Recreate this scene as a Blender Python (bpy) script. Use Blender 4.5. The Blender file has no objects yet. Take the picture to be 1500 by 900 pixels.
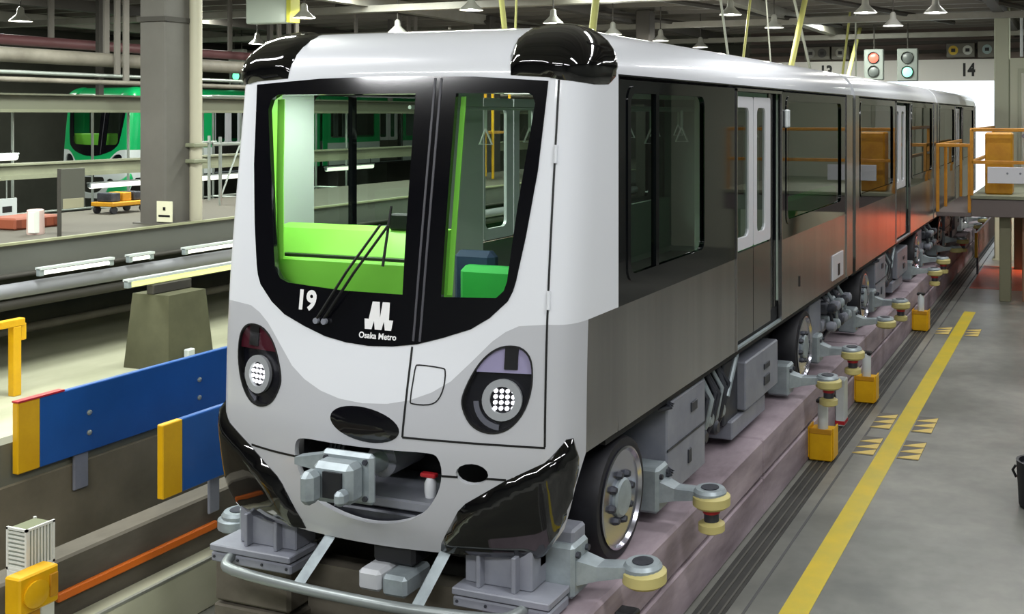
import bpy, bmesh, math, random
from mathutils import Vector, Matrix, geometry
random.seed(7)
scene = bpy.context.scene
COL = scene.collection
PI = math.pi

# ------------------------------------------------------------------ camera
cam_data = bpy.data.cameras.new('camera')
cam_data.sensor_width = 36.0
cam_data.lens = 36.0 * 1566 / 1500
cam_data.shift_x = -250 / 1500
cam_data.shift_y = -280 / 1500
cam_data.clip_end = 300
cam = bpy.data.objects.new('camera', cam_data)
COL.objects.link(cam)
cam.location = (3.80, -5.83, 2.66)
cam.rotation_euler = (PI / 2, 0, math.radians(20.6))
scene.camera = cam

# ------------------------------------------------------------------ world and lights
world = bpy.data.worlds.new('world')
scene.world = world
world.use_nodes = True
bg = world.node_tree.nodes['Background']
bg.inputs[0].default_value = (0.86, 0.93, 1.0, 1)
bg.inputs[1].default_value = 1.6

def area(name, loc, size, power, rot=(0, 0, 0), colr=(0.98, 0.99, 1.0)):
    d = bpy.data.lights.new(name, 'AREA')
    d.shape = 'RECTANGLE'
    d.size, d.size_y = size
    d.energy = power
    d.color = colr
    o = bpy.data.objects.new(name, d)
    COL.objects.link(o)
    o.location = loc
    o.rotation_euler = rot
    return o

# area lights added under the roof to brighten the shed, no fittings modelled
for x, y in [(-3.6, -6.5), (0.6, -6.5), (4.8, -6.5), (-3.6, -2.0), (4.8, -2.0), (6.2, 3.0), (6.2, 9.0), (6.2, 15.0), (0.6, -10.5), (2.4, 3.0), (2.4, 9.0), (2.4, 14.0)]:
    area('ceiling_fill_light', (x, y, 5.2), (3.4, 0.3), (90 if x > 5 else 130) if y > 0 else 200)
for x, y, p in [(-4.3, 1.5, 330), (-4.3, 7.0, 300), (-4.3, 13.0, 260), (-9.0, 0.0, 420), (-9.0, 6.0, 420), (-9.5, 12.0, 300), (-16, 3.0, 420), (-17, 9.0, 420), (-17, 15.0, 420), (-25, 14, 300), (-12, 20, 250), (-2.6, 22.5, 330), (4.5, 21.5, 220)]:
    area('ceiling_fill_light', (x, y, 5.2), (2.4, 0.3), p, colr=(0.95, 1.0, 0.92))  # more added fill, over the left tracks and the far end
scene.view_settings.view_transform = 'Standard'
scene.view_settings.look = 'None'
scene.view_settings.exposure = 0.0
scene.view_settings.gamma = 1.0
scene.view_settings.use_curve_mapping = False

# ------------------------------------------------------------------ materials
def lin(h):
    h = h.lstrip('#')
    v = [int(h[i:i + 2], 16) / 255 for i in (0, 2, 4)]
    return tuple(c / 12.92 if c <= 0.04045 else ((c + 0.055) / 1.055) ** 2.4 for c in v) + (1,)

MATS = {}
def mat(name, colour, rough=0.5, metal=0.0, coat=0.0, noise=None, emit=0, bump=0.0, spec=0.5):
    """noise = (scale, other colour, stretch xyz)"""
    if name in MATS:
        return MATS[name]
    m = bpy.data.materials.new(name)
    m.use_nodes = True
    nt = m.node_tree
    b = nt.nodes['Principled BSDF']
    b.inputs['Base Color'].default_value = lin(colour)
    b.inputs['Roughness'].default_value = rough
    b.inputs['Metallic'].default_value = metal
    b.inputs['Specular IOR Level'].default_value = spec
    if coat:
        b.inputs['Coat Weight'].default_value = coat
        b.inputs['Coat Roughness'].default_value = 0.04
    if emit:
        b.inputs['Emission Color'].default_value = lin(colour)
        b.inputs['Emission Strength'].default_value = emit
    if noise:
        tc = nt.nodes.new('ShaderNodeTexCoord')
        mp = nt.nodes.new('ShaderNodeMapping')
        nz = nt.nodes.new('ShaderNodeTexNoise')
        rp = nt.nodes.new('ShaderNodeValToRGB')
        mp.inputs['Scale'].default_value = noise[2] if len(noise) > 2 else (1, 1, 1)
        nz.inputs['Scale'].default_value = noise[0]
        nz.inputs['Detail'].default_value = 7
        nz.inputs['Roughness'].default_value = 0.62
        rp.color_ramp.elements[0].position = 0.34
        rp.color_ramp.elements[1].position = 0.68
        rp.color_ramp.elements[0].color = lin(colour)
        rp.color_ramp.elements[1].color = lin(noise[1])
        nt.links.new(tc.outputs['Object'], mp.inputs[0])
        nt.links.new(mp.outputs[0], nz.inputs['Vector'])
        nt.links.new(nz.outputs['Fac'], rp.inputs[0])
        nt.links.new(rp.outputs[0], b.inputs['Base Color'])
        if bump:
            bp = nt.nodes.new('ShaderNodeBump')
            bp.inputs['Strength'].default_value = bump
            bp.inputs['Distance'].default_value = 0.02
            nt.links.new(nz.outputs['Fac'], bp.inputs['Height'])
            nt.links.new(bp.outputs[0], b.inputs['Normal'])
    MATS[name] = m
    return m

def glass(name, tint, refl=1.0, ior=1.5):
    if name in MATS:
        return MATS[name]
    m = bpy.data.materials.new(name)
    m.use_nodes = True
    nt = m.node_tree
    nt.nodes.clear()
    out = nt.nodes.new('ShaderNodeOutputMaterial')
    mix = nt.nodes.new('ShaderNodeMixShader')
    tr = nt.nodes.new('ShaderNodeBsdfTransparent')
    gl = nt.nodes.new('ShaderNodeBsdfGlossy')
    lw = nt.nodes.new('ShaderNodeLayerWeight')
    pw = nt.nodes.new('ShaderNodeMath'); pw.operation = 'POWER'; pw.inputs[1].default_value = 5
    fr = nt.nodes.new('ShaderNodeMath'); fr.operation = 'MULTIPLY_ADD'
    lw.inputs[0].default_value = 0.5
    f0 = ((ior - 1) / (ior + 1)) ** 2
    fr.inputs[1].default_value = 1 - f0; fr.inputs[2].default_value = f0
    nt.links.new(lw.outputs['Facing'], pw.inputs[0]); nt.links.new(pw.outputs[0], fr.inputs[0])
    tr.inputs[0].default_value = tint + (1,)
    gl.inputs[0].default_value = (refl, refl, refl, 1)
    gl.inputs['Roughness'].default_value = 0.01
    nt.links.new(fr.outputs[0], mix.inputs[0])
    nt.links.new(tr.outputs[0], mix.inputs[1])
    nt.links.new(gl.outputs[0], mix.inputs[2])
    nt.links.new(mix.outputs[0], out.inputs[0])
    MATS[name] = m
    return m

M_white = mat('white_paint', '#e5e8ed', 0.28, coat=0.5)
M_grey = mat('silver_grey_paint', '#c3c5ca', 0.32, coat=0.4, metal=0.1)
M_black = mat('black_gloss', '#08080a', 0.06, coat=1.0)
M_mask = mat('black_front_mask', '#0b0b10', 0.10, coat=0.6)
M_band = mat('black_side_band', '#0c0e11', 0.05, coat=0.35)
M_steel = mat('stainless_steel', '#c6c4c3', 0.24, metal=1.0, noise=(1.2, '#b2b0b0', (1, 4, .12)))
M_steel_d = mat('brushed_steel_door', '#a8a6a4', 0.22, metal=1.0)
M_alu = mat('door_aluminium', '#dcdde2', 0.35, metal=0.2)
M_rubber = mat('tyre_rubber', '#1b1b20', 0.55, noise=(9, '#26262c'))
M_chrome = mat('wheel_alloy', '#c9c9d4', 0.2, metal=1.0)
M_dark = mat('dark_underframe', '#17181c', 0.6)
M_metal = mat('grey_equipment_paint', '#8d9099', 0.45, noise=(4, '#7c7f8a'))
M_metal_l = mat('light_cast_metal', '#a9b4b8', 0.42, metal=0.35, noise=(7, '#8d979c'))
M_metal_d = mat('dark_cast_metal', '#4b4e56', 0.45, metal=0.4, noise=(8, '#34363d'))
M_seam = mat('black_seal', '#0c0c0e', 0.5)
M_lime = mat('lime_green_lining', '#8fd850', 0.4, emit=0)
M_yellow = mat('yellow_paint', '#e8b40c', 0.4, noise=(5, '#d9a208'))
M_yell_d = mat('ochre_yellow_paint', '#c9921c', 0.45, noise=(5, '#b47a14'))
M_ure = mat('urethane_wheel', '#c3b878', 0.5)
M_blue = mat('blue_painted_board', '#1f5aa6', 0.35, noise=(2, '#1b5298'))
M_red = mat('red_plastic', '#b2202a', 0.4)
M_led = mat('led_white', '#ffffff', 0.3, emit=1.2)
M_lettering = mat('white_lettering', '#f0f0f0', 0.4)
M_glass_f = glass('windscreen_glass', (0.80, 0.90, 0.82), ior=1.38)
M_glass_s = glass('side_glass', (0.24, 0.31, 0.27), ior=1.5)
M_glass_c = glass('clear_cover', (0.92, 0.92, 0.96))
M_conc_r = mat('pinkish_concrete', '#b3a4ac', 0.8, noise=(1.6, '#7a6d74', (1, 0.5, 2.2)), bump=0.15)
M_conc_l = mat('brown_grey_concrete', '#6d675b', 0.85, noise=(1.8, '#4f4a40', (1, 0.6, 1.5)), bump=0.2)
M_conc_d = mat('dark_concrete', '#46473d', 0.85, noise=(1.4, '#34352e'), bump=0.1)
M_conc_g = mat('grey_green_concrete', '#bcbca4', 0.75, noise=(0.9, '#a0a187', (1, 0.4, 1)))
M_conc_p = mat('pale_floor_paint', '#b9bfa9', 0.6, noise=(1.5, '#a2a893'))
M_beam = mat('grey_steel_beam', '#8a8880', 0.6, noise=(1.2, '#777469'))
M_beam_g = mat('grey_green_beam', '#8d9079', 0.55, noise=(1.2, '#777a64'))
M_beam_d = mat('dark_steel_beam', '#3b3833', 0.7)
M_pipe = mat('pipe_lagging', '#7d786d', 0.6, noise=(2, '#635e54'))
M_galv = mat('galvanised_tube', '#aeb6b0', 0.35, metal=0.6)

# floor: worn polished concrete with patchy stains
def floor_material():
    m = bpy.data.materials.new('polished_concrete_floor')
    m.use_nodes = True
    nt = m.node_tree
    b = nt.nodes['Principled BSDF']
    tc = nt.nodes.new('ShaderNodeTexCoord')
    n1 = nt.nodes.new('ShaderNodeTexNoise'); n1.inputs['Scale'].default_value = 0.55; n1.inputs['Detail'].default_value = 6
    n2 = nt.nodes.new('ShaderNodeTexNoise'); n2.inputs['Scale'].default_value = 5.0; n2.inputs['Detail'].default_value = 8
    r1 = nt.nodes.new('ShaderNodeValToRGB')
    r1.color_ramp.elements[0].position = 0.32; r1.color_ramp.elements[0].color = lin('#6a6c67')
    r1.color_ramp.elements[1].position = 0.66; r1.color_ramp.elements[1].color = lin('#8e8e87')
    r2 = nt.nodes.new('ShaderNodeValToRGB')
    r2.color_ramp.elements[0].position = 0.3; r2.color_ramp.elements[0].color = (0.78, 0.78, 0.78, 1)
    r2.color_ramp.elements[1].position = 0.7; r2.color_ramp.elements[1].color = (1.06, 1.06, 1.04, 1)
    mx = nt.nodes.new('ShaderNodeMixRGB'); mx.blend_type = 'MULTIPLY'; mx.inputs[0].default_value = 1
    rr = nt.nodes.new('ShaderNodeMapRange'); rr.inputs[3].default_value = 0.22; rr.inputs[4].default_value = 0.5
    for n in (n1, n2):
        nt.links.new(tc.outputs['Object'], n.inputs['Vector'])
    nt.links.new(n1.outputs['Fac'], r1.inputs[0]); nt.links.new(n2.outputs['Fac'], r2.inputs[0])
    nt.links.new(r1.outputs[0], mx.inputs[1]); nt.links.new(r2.outputs[0], mx.inputs[2])
    nt.links.new(mx.outputs[0], b.inputs['Base Color'])
    nt.links.new(n1.outputs['Fac'], rr.inputs[0]); nt.links.new(rr.outputs[0], b.inputs['Roughness'])
    return m
M_floor = floor_material()

# ------------------------------------------------------------------ mesh helpers
class MB:
    def __init__(self):
        self.v = []; self.f = []
    def add(self, vs, fs):
        o = len(self.v)
        self.v += [tuple(p) for p in vs]
        self.f += [tuple(i + o for i in q) for q in fs]
        return self
    def box(self, a, b, ch=0.0):
        """axis box from corner a to corner b, chamfered by ch"""
        a, b = [min(p, q) for p, q in zip(a, b)], [max(p, q) for p, q in zip(a, b)]
        if ch <= 0:
            vs = [(x, y, z) for x in (a[0], b[0]) for y in (a[1], b[1]) for z in (a[2], b[2])]
            return self.add(vs, [(0, 1, 3, 2), (4, 6, 7, 5), (0, 4, 5, 1), (2, 3, 7, 6), (0, 2, 6, 4), (1, 5, 7, 3)])
        ch = min(ch, *[(q - p) * 0.45 for p, q in zip(a, b)])
        bm = bmesh.new()
        bmesh.ops.create_cube(bm, size=1)
        for v in bm.verts:
            v.co = [(p + q) / 2 + c * (q - p) for p, q, c in zip(a, b, v.co)]
        bmesh.ops.bevel(bm, geom=bm.edges[:], offset=ch, segments=1, affect='EDGES')
        bm.verts.index_update()
        self.add([v.co[:] for v in bm.verts], [[v.index for v in f.verts] for f in bm.faces])
        bm.free()
        return self
    def tube(self, pts, r, n=8, cap=True):
        pts = [Vector(p) for p in pts]
        rs = r if isinstance(r, (list, tuple)) else [r] * len(pts)
        vs = []; fs = []
        up = None
        for i, p in enumerate(pts):
            t = (pts[min(i + 1, len(pts) - 1)] - pts[max(i - 1, 0)]).normalized()
            if up is None or abs(up.dot(t)) > 0.95:
                up = Vector((0, 0, 1)) if abs(t.z) < 0.9 else Vector((1, 0, 0))
            a = t.cross(up).normalized(); b = t.cross(a).normalized()
            up = -b if (-b).dot(up) > 0 else b
            for k in range(n):
                w = 2 * PI * k / n
                vs.append(p + (a * math.cos(w) + b * math.sin(w)) * rs[i])
        for i in range(len(pts) - 1):
            for k in range(n):
                k2 = (k + 1) % n
                fs.append((i * n + k, i * n + k2, (i + 1) * n + k2, (i + 1) * n + k))
        if cap:
            fs.append(tuple(range(n))); fs.append(tuple(range((len(pts) - 1) * n, len(pts) * n)))
        return self.add(vs, fs)
    def lathe(self, prof, origin, axis='z', n=24, cap=True):
        """prof: (radius, height along axis)"""
        ax = {'x': (Vector((0, 1, 0)), Vector((0, 0, 1)), Vector((1, 0, 0))),
              'y': (Vector((1, 0, 0)), Vector((0, 0, 1)), Vector((0, 1, 0))),
              'z': (Vector((1, 0, 0)), Vector((0, 1, 0)), Vector((0, 0, 1)))}[axis]
        o = Vector(origin); vs = []; fs = []
        for (r, h) in prof:
            for k in range(n):
                w = 2 * PI * k / n
                vs.append(o + ax[0] * (r * math.cos(w)) + ax[1] * (r * math.sin(w)) + ax[2] * h)
        for i in range(len(prof) - 1):
            for k in range(n):
                k2 = (k + 1) % n
                fs.append((i * n + k, i * n + k2, (i + 1) * n + k2, (i + 1) * n + k))
        if cap and prof[0][0] > 1e-4: fs.append(tuple(range(n)))
        if cap and prof[-1][0] > 1e-4: fs.append(tuple(range((len(prof) - 1) * n, len(prof) * n)))
        return self.add(vs, fs)
    def prism(self, poly, axis, h0, h1):
        """poly: 2d points; axis x -> (y,z), y -> (x,z), z -> (x,y)"""
        def P(p, h):
            return {'x': (h, p[0], p[1]), 'y': (p[0], h, p[1]), 'z': (p[0], p[1], h)}[axis]
        n = len(poly)
        vs = [P(p, h0) for p in poly] + [P(p, h1) for p in poly]
        fs = [tuple(range(n)), tuple(range(n, 2 * n))] + [(i, (i + 1) % n, n + (i + 1) % n, n + i) for i in range(n)]
        return self.add(vs, fs)
    def build(self, name, material, parent=None, smooth=None, loc=None):
        me = bpy.data.meshes.new(name)
        me.from_pydata(self.v, [], self.f)
        bm = bmesh.new(); bm.from_mesh(me)
        bmesh.ops.recalc_face_normals(bm, faces=bm.faces[:])
        bm.to_mesh(me); bm.free()
        if smooth:
            me.polygons.foreach_set('use_smooth', [True] * len(me.polygons))
            me.set_sharp_from_angle(angle=math.radians(smooth))
        me.materials.append(material)
        return link(name, me, parent, loc)

def link(name, me, parent=None, loc=None):
    o = bpy.data.objects.new(name, me)
    COL.objects.link(o)
    if parent is not None:
        o.parent = parent
    if loc is not None:
        o.location = loc
    return o

def tag(o, label, cat, group=None):
    o['label'] = label; o['category'] = cat
    if group: o['group'] = group
    return o

def thing(name, label, cat, loc=(0, 0, 0), rz=0.0, group=None):
    o = bpy.data.objects.new(name, None)
    o.empty_display_size = 0.2
    COL.objects.link(o)
    o.location = loc; o.rotation_euler = (0, 0, rz)
    return tag(o, label, cat, group)

def structure(o):
    o['kind'] = 'structure'
    return o

def copy_tree(o, parent=None, loc=None):
    c = o.copy(); COL.objects.link(c)
    if parent is not None: c.parent = parent
    if loc is not None: c.location = loc
    for ch in list(o.children): copy_tree(ch, c)
    return c

def text_mesh(body, size, bold=0.0):
    """2d mesh of lettering: verts (x, y), faces"""
    cu = bpy.data.curves.new('lettering', 'FONT')
    cu.body = body; cu.size = size; cu.offset = bold; cu.align_x = 'CENTER'; cu.resolution_u = 4
    ob = bpy.data.objects.new('lettering', cu); COL.objects.link(ob)
    dg = bpy.context.evaluated_depsgraph_get(); dg.update()
    me = bpy.data.meshes.new_from_object(ob.evaluated_get(dg))
    vs = [(v.co.x, v.co.y) for v in me.vertices]; fs = [tuple(p.vertices) for p in me.polygons]
    bpy.data.objects.remove(ob); bpy.data.curves.remove(cu); bpy.data.meshes.remove(me)
    return vs, fs

def catmull(pts, k=4, closed=True):
    n = len(pts); out = []
    for i in range(n if closed else n - 1):
        g = lambda j: pts[j % n] if closed else pts[max(0, min(n - 1, j))]
        p0, p1, p2, p3 = g(i - 1), g(i), g(i + 1), g(i + 2)
        for s in range(k):
            t = s / k
            out.append(tuple(0.5 * (2 * b + (c - a) * t + (2 * a - 5 * b + 4 * c - d) * t * t + (3 * b - a - 3 * c + d) * t ** 3)
                             for a, b, c, d in zip(p0, p1, p2, p3)))
    if not closed: out.append(tuple(pts[-1]))
    return out

def rrect(x0, y0, x1, y1, r=0.05, k=4):
    out = []
    for cx, cy, a in ((x1 - r, y1 - r, 0), (x0 + r, y1 - r, 90), (x0 + r, y0 + r, 180), (x1 - r, y0 + r, 270)):
        for i in range(k + 1):
            w = math.radians(a + 90 * i / k)
            out.append((cx + r * math.cos(w), cy + r * math.sin(w)))
    return out

def inside(p, poly):
    x, y = p; c = False; n = len(poly); j = n - 1
    for i in range(n):
        xi, yi = poly[i]; xj, yj = poly[j]
        if (yi > y) != (yj > y) and x < (xj - xi) * (y - yi) / (yj - yi) + xi: c = not c
        j = i
    return c

def densify(poly, step):
    out = []
    for i, p in enumerate(poly):
        q = poly[(i + 1) % len(poly)]
        n = max(1, int(math.hypot(q[0] - p[0], q[1] - p[1]) / step))
        for k in range(n):
            out.append((p[0] + (q[0] - p[0]) * k / n, p[1] + (q[1] - p[1]) * k / n))
    return out

def edge_dist(p, loops):
    best = 9
    for lp in loops:
        for i in range(len(lp)):
            a = lp[i]; b = lp[(i + 1) % len(lp)]
            dx, dy = b[0] - a[0], b[1] - a[1]
            L = dx * dx + dy * dy
            t = 0 if L == 0 else max(0, min(1, ((p[0] - a[0]) * dx + (p[1] - a[1]) * dy) / L))
            best = min(best, math.hypot(p[0] - a[0] - t * dx, p[1] - a[1] - t * dy))
    return best

def patch(name, surf, outline, holes, material, parent, off=0.0, thick=0.012, grid=0.07, pillow=None, step=0.05, smooth=35):
    """panel cut out of a curved surface: surf(a, b, offset) -> point; real rim thickness; pillow=(rise, radius) domes it"""
    loops = [densify(outline, step)] + [densify(h, step * 0.7) for h in holes]
    pts = []; edges = []
    for lp in loops:
        o = len(pts); pts += lp
        edges += [(o + i, o + (i + 1) % len(lp)) for i in range(len(lp))]
    nb = len(pts)
    xs_ = [p[0] for p in loops[0]]; ys_ = [p[1] for p in loops[0]]
    if grid:
        nx = max(1, int((max(xs_) - min(xs_)) / grid)); ny = max(1, int((max(ys_) - min(ys_)) / grid))
        for i in range(1, nx):
            for j in range(1, ny):
                p = (min(xs_) + (max(xs_) - min(xs_)) * i / nx, min(ys_) + (max(ys_) - min(ys_)) * j / ny)
                if inside(p, loops[0]) and not any(inside(p, h) for h in loops[1:]) and edge_dist(p, loops) > grid * 0.3:
                    pts.append(p)
    res = geometry.delaunay_2d_cdt([Vector(p) for p in pts], edges, [], 0, 1e-6)
    ov, of = res[0], res[2]
    tris = []
    for f in of:
        c = (sum(ov[i].x for i in f) / len(f), sum(ov[i].y for i in f) / len(f))
        if inside(c, loops[0]) and not any(inside(c, h) for h in loops[1:]):
            tris.append(tuple(f))
    def lift(p):
        if not pillow: return off
        d = edge_dist(p, loops)
        t = min(1, d / pillow[1])
        return off + pillow[0] * math.sqrt(max(0, 1 - (1 - t) ** 2))
    top = [surf(v.x, v.y, lift((v.x, v.y))) for v in ov]
    n = len(top)
    cnt = {}
    for t in tris:
        for i in range(3):
            e = (t[i], t[(i + 1) % 3]); cnt[tuple(sorted(e))] = cnt.get(tuple(sorted(e)), 0) + 1
    rim = [e for e, c in cnt.items() if c == 1]
    mb = MB()
    if thick <= 0:
        mb.add(top, tris)
        return mb.build(name, material, parent, smooth=60)
    bot = [surf(v.x, v.y, off - thick) for v in ov]
    mb.add(top + bot, tris + [(a, b, n + b, n + a) for a, b in rim] + [tuple(n + i for i in reversed(t)) for t in tris])
    return mb.build(name, material, parent, smooth=smooth)

def strip(name, surf, line, w, material, parent, off=0.002):
    """thin raised seam following a line on a surface"""
    L = []; R = []
    for i, p in enumerate(line):
        a = line[max(0, i - 1)]; b = line[min(len(line) - 1, i + 1)]
        d = Vector((b[0] - a[0], b[1] - a[1])).normalized(); nrm = (-d.y * w / 2, d.x * w / 2)
        L.append((p[0] + nrm[0], p[1] + nrm[1])); R.append((p[0] - nrm[0], p[1] - nrm[1]))
    return patch(name, surf, L + R[::-1], [], material, parent, off=off, thick=0.006, grid=None, step=0.06)

# ------------------------------------------------------------------ tram body surface
W = 1.2; XH = 1.08; V0 = 2.90; VR = 0.29; VL = 0.44; VT = V0 + VL
def lerp_table(z, xs_, ys_):
    if z <= xs_[0]: return ys_[0]
    if z >= xs_[-1]: return ys_[-1]
    n = len(xs_)
    def slope(k):
        a, b = max(0, k - 1), min(n - 1, k + 1)
        return (ys_[b] - ys_[a]) / (xs_[b] - xs_[a])
    for i in range(n - 1):
        if z <= xs_[i + 1]:
            h = xs_[i + 1] - xs_[i]; t = (z - xs_[i]) / h
            return ((2 * t ** 3 - 3 * t * t + 1) * ys_[i] + (t ** 3 - 2 * t * t + t) * h * slope(i)
                    + (3 * t * t - 2 * t ** 3) * ys_[i + 1] + (t ** 3 - t * t) * h * slope(i + 1))
    return ys_[-1]
def Yc(z): return lerp_table(z, [.2, .35, .55, .75, .9, 1.1, 1.4, 2.0, 2.9], [-.77, -.82, -.85, -.862, -.86, -.83, -.77, -.685, -.54])
def Yh(z): return lerp_table(z, [.2, .35, .55, .84, 1.64, 2.9], [-.60, -.65, -.68, -.70, -.665, -.53])
def Xs(z): return lerp_table(z, [.2, .35, .5, .85], [.94, .965, .985, 1.0])
def S0(u, v):
    s = 1 if u >= 0 else -1; u = abs(u)
    z = min(v, V0); ph = max(0, v - V0) / VL * PI / 2
    yc, yh = Yc(z), Yh(z)
    if u <= 1:
        x = u * XH; y = yc + (yh - yc) * u * u
    elif u <= 1.4:
        t = (u - 1) / .4
        P = [(XH, yh), (XH + .08, yh + .025), (W, yh + .08), (W, yh + .26)]
        B = [(1 - t) ** 3, 3 * t * (1 - t) ** 2, 3 * t * t * (1 - t), t ** 3]
        x = sum(b * p[0] for b, p in zip(B, P)); y = sum(b * p[1] for b, p in zip(B, P))
    else:
        t = (u - 1.4) / .6; x = W; y = (yh + .26) * (1 - t)
    x *= Xs(z)
    zz = z
    if ph > 0:
        c = 1 - math.cos(ph); zz = V0 + VR * math.sin(ph)
        w = min(1, max(0, -y / -yh))
        x *= 1 - c * .3 / W; y += c * .43 * w
    return Vector((s * x, y, zz))
def SF(u, v, off=0.0):
    p = S0(u, v)
    if off == 0: return p
    h = 2e-3
    n = (S0(u + h, v) - S0(u - h, v)).cross(S0(u, min(v + h, VT)) - S0(u, v - h))
    if n.length < 1e-12: n = Vector((0, 0, 1))
    n.normalize()
    if n.y > 0.2 and v < V0: n = -n
    return p + n * off
def side_surf(sx):
    return lambda y, z, off=0.0: Vector((sx * (W + off), y, z))
def mir(poly): return [(-a, b) for a, b in poly][::-1]

GREYC = [(0, 1.045), (.15, 1.055), (.28, 1.085), (.4, 1.135), (.5, 1.2), (.6, 1.305), (.71, 1.425), (.78, 1.48), (.85, 1.515), (1.0, 1.53), (1.2, 1.525), (1.4, 1.52), (2.0, 1.52)]
GREYC = [GREYC[0]] + GREYC[1:]
LAMP = catmull([(.81, 1.41), (.88, 1.395), (.925, 1.33), (.932, 1.2), (.90, 1.07), (.84, .98), (.77, .94), (.69, .94), (.62, .98), (.575, 1.06), (.57, 1.13), (.61, 1.24), (.665, 1.33), (.735, 1.39)], 3)
MASKR = [(0, 2.895), (.5, 2.885), (.94, 2.855), (.91, 2.36), (.865, 2.0), (.825, 1.76), (.81, 1.70), (.785, 1.645), (.69, 1.55), (.59, 1.485), (.44, 1.43), (.29, 1.385), (.15, 1.363)]
MASK = MASKR + [(0, 1.355)] + [(-a, b) for a, b in MASKR[1:]][::-1]
GLASSL = [(-.84, 2.70), (-.825, 2.76), (-.78, 2.79), (.15, 2.79), (.18, 1.65), (-.2, 1.65), (-.58, 1.67), (-.64, 1.69), (-.685, 1.75), (-.72, 1.95)]
GLASSR = [(.40, 2.79), (.82, 2.79), (.855, 2.775), (.872, 2.73), (.81, 2.17), (.775, 1.75), (.76, 1.70), (.72, 1.66), (.41, 1.65)]
OPEN = catmull([(-.43, .78), (-.445, .70), (-.41, .58), (-.31, .455), (-.15, .395), (.02, .372), (.19, .39), (.35, .455), (.445, .58), (.475, .70), (.455, .785), (.40, .81), (.2, .808), (0, .806), (-.2, .806), (-.37, .805)], 3)
HOLE = [(.635 + .085 * math.cos(a * PI / 8), .71 + .058 * math.sin(a * PI / 8)) for a in range(16)]
HORN = [(1.20, .905), (1.27, .90), (1.33, .78), (1.27, .60), (1.17, .42), (1.06, .29), (.98, .23), (.90, .215), (.45, .25), (.46, .30), (.56, .50), (.60, .545), (.80, .68), (1.0, .79)]
POD = [(.72, 2.89), (.715, 3.0), (.75, 3.12), (.82, 3.21), (.92, 3.275), (1.05, 3.30), (1.4, 3.29), (1.75, 3.24), (1.93, 3.14), (1.97, 3.03), (1.93, 2.93), (1.82, 2.87), (1.68, 2.845), (1.35, 2.84), (1.0, 2.862), (.94, 2.875)]
ZB, ZM, ZT = .78, 1.52, 2.91     # sill, band bottom, band top

def seat(parent, x0, x1, y0, y1, z, back, m):
    mb = MB(); mb.box((x0, y0, z), (x1, y1, z + .12), .03); mb.build('seat_cushion', m, parent)

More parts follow.
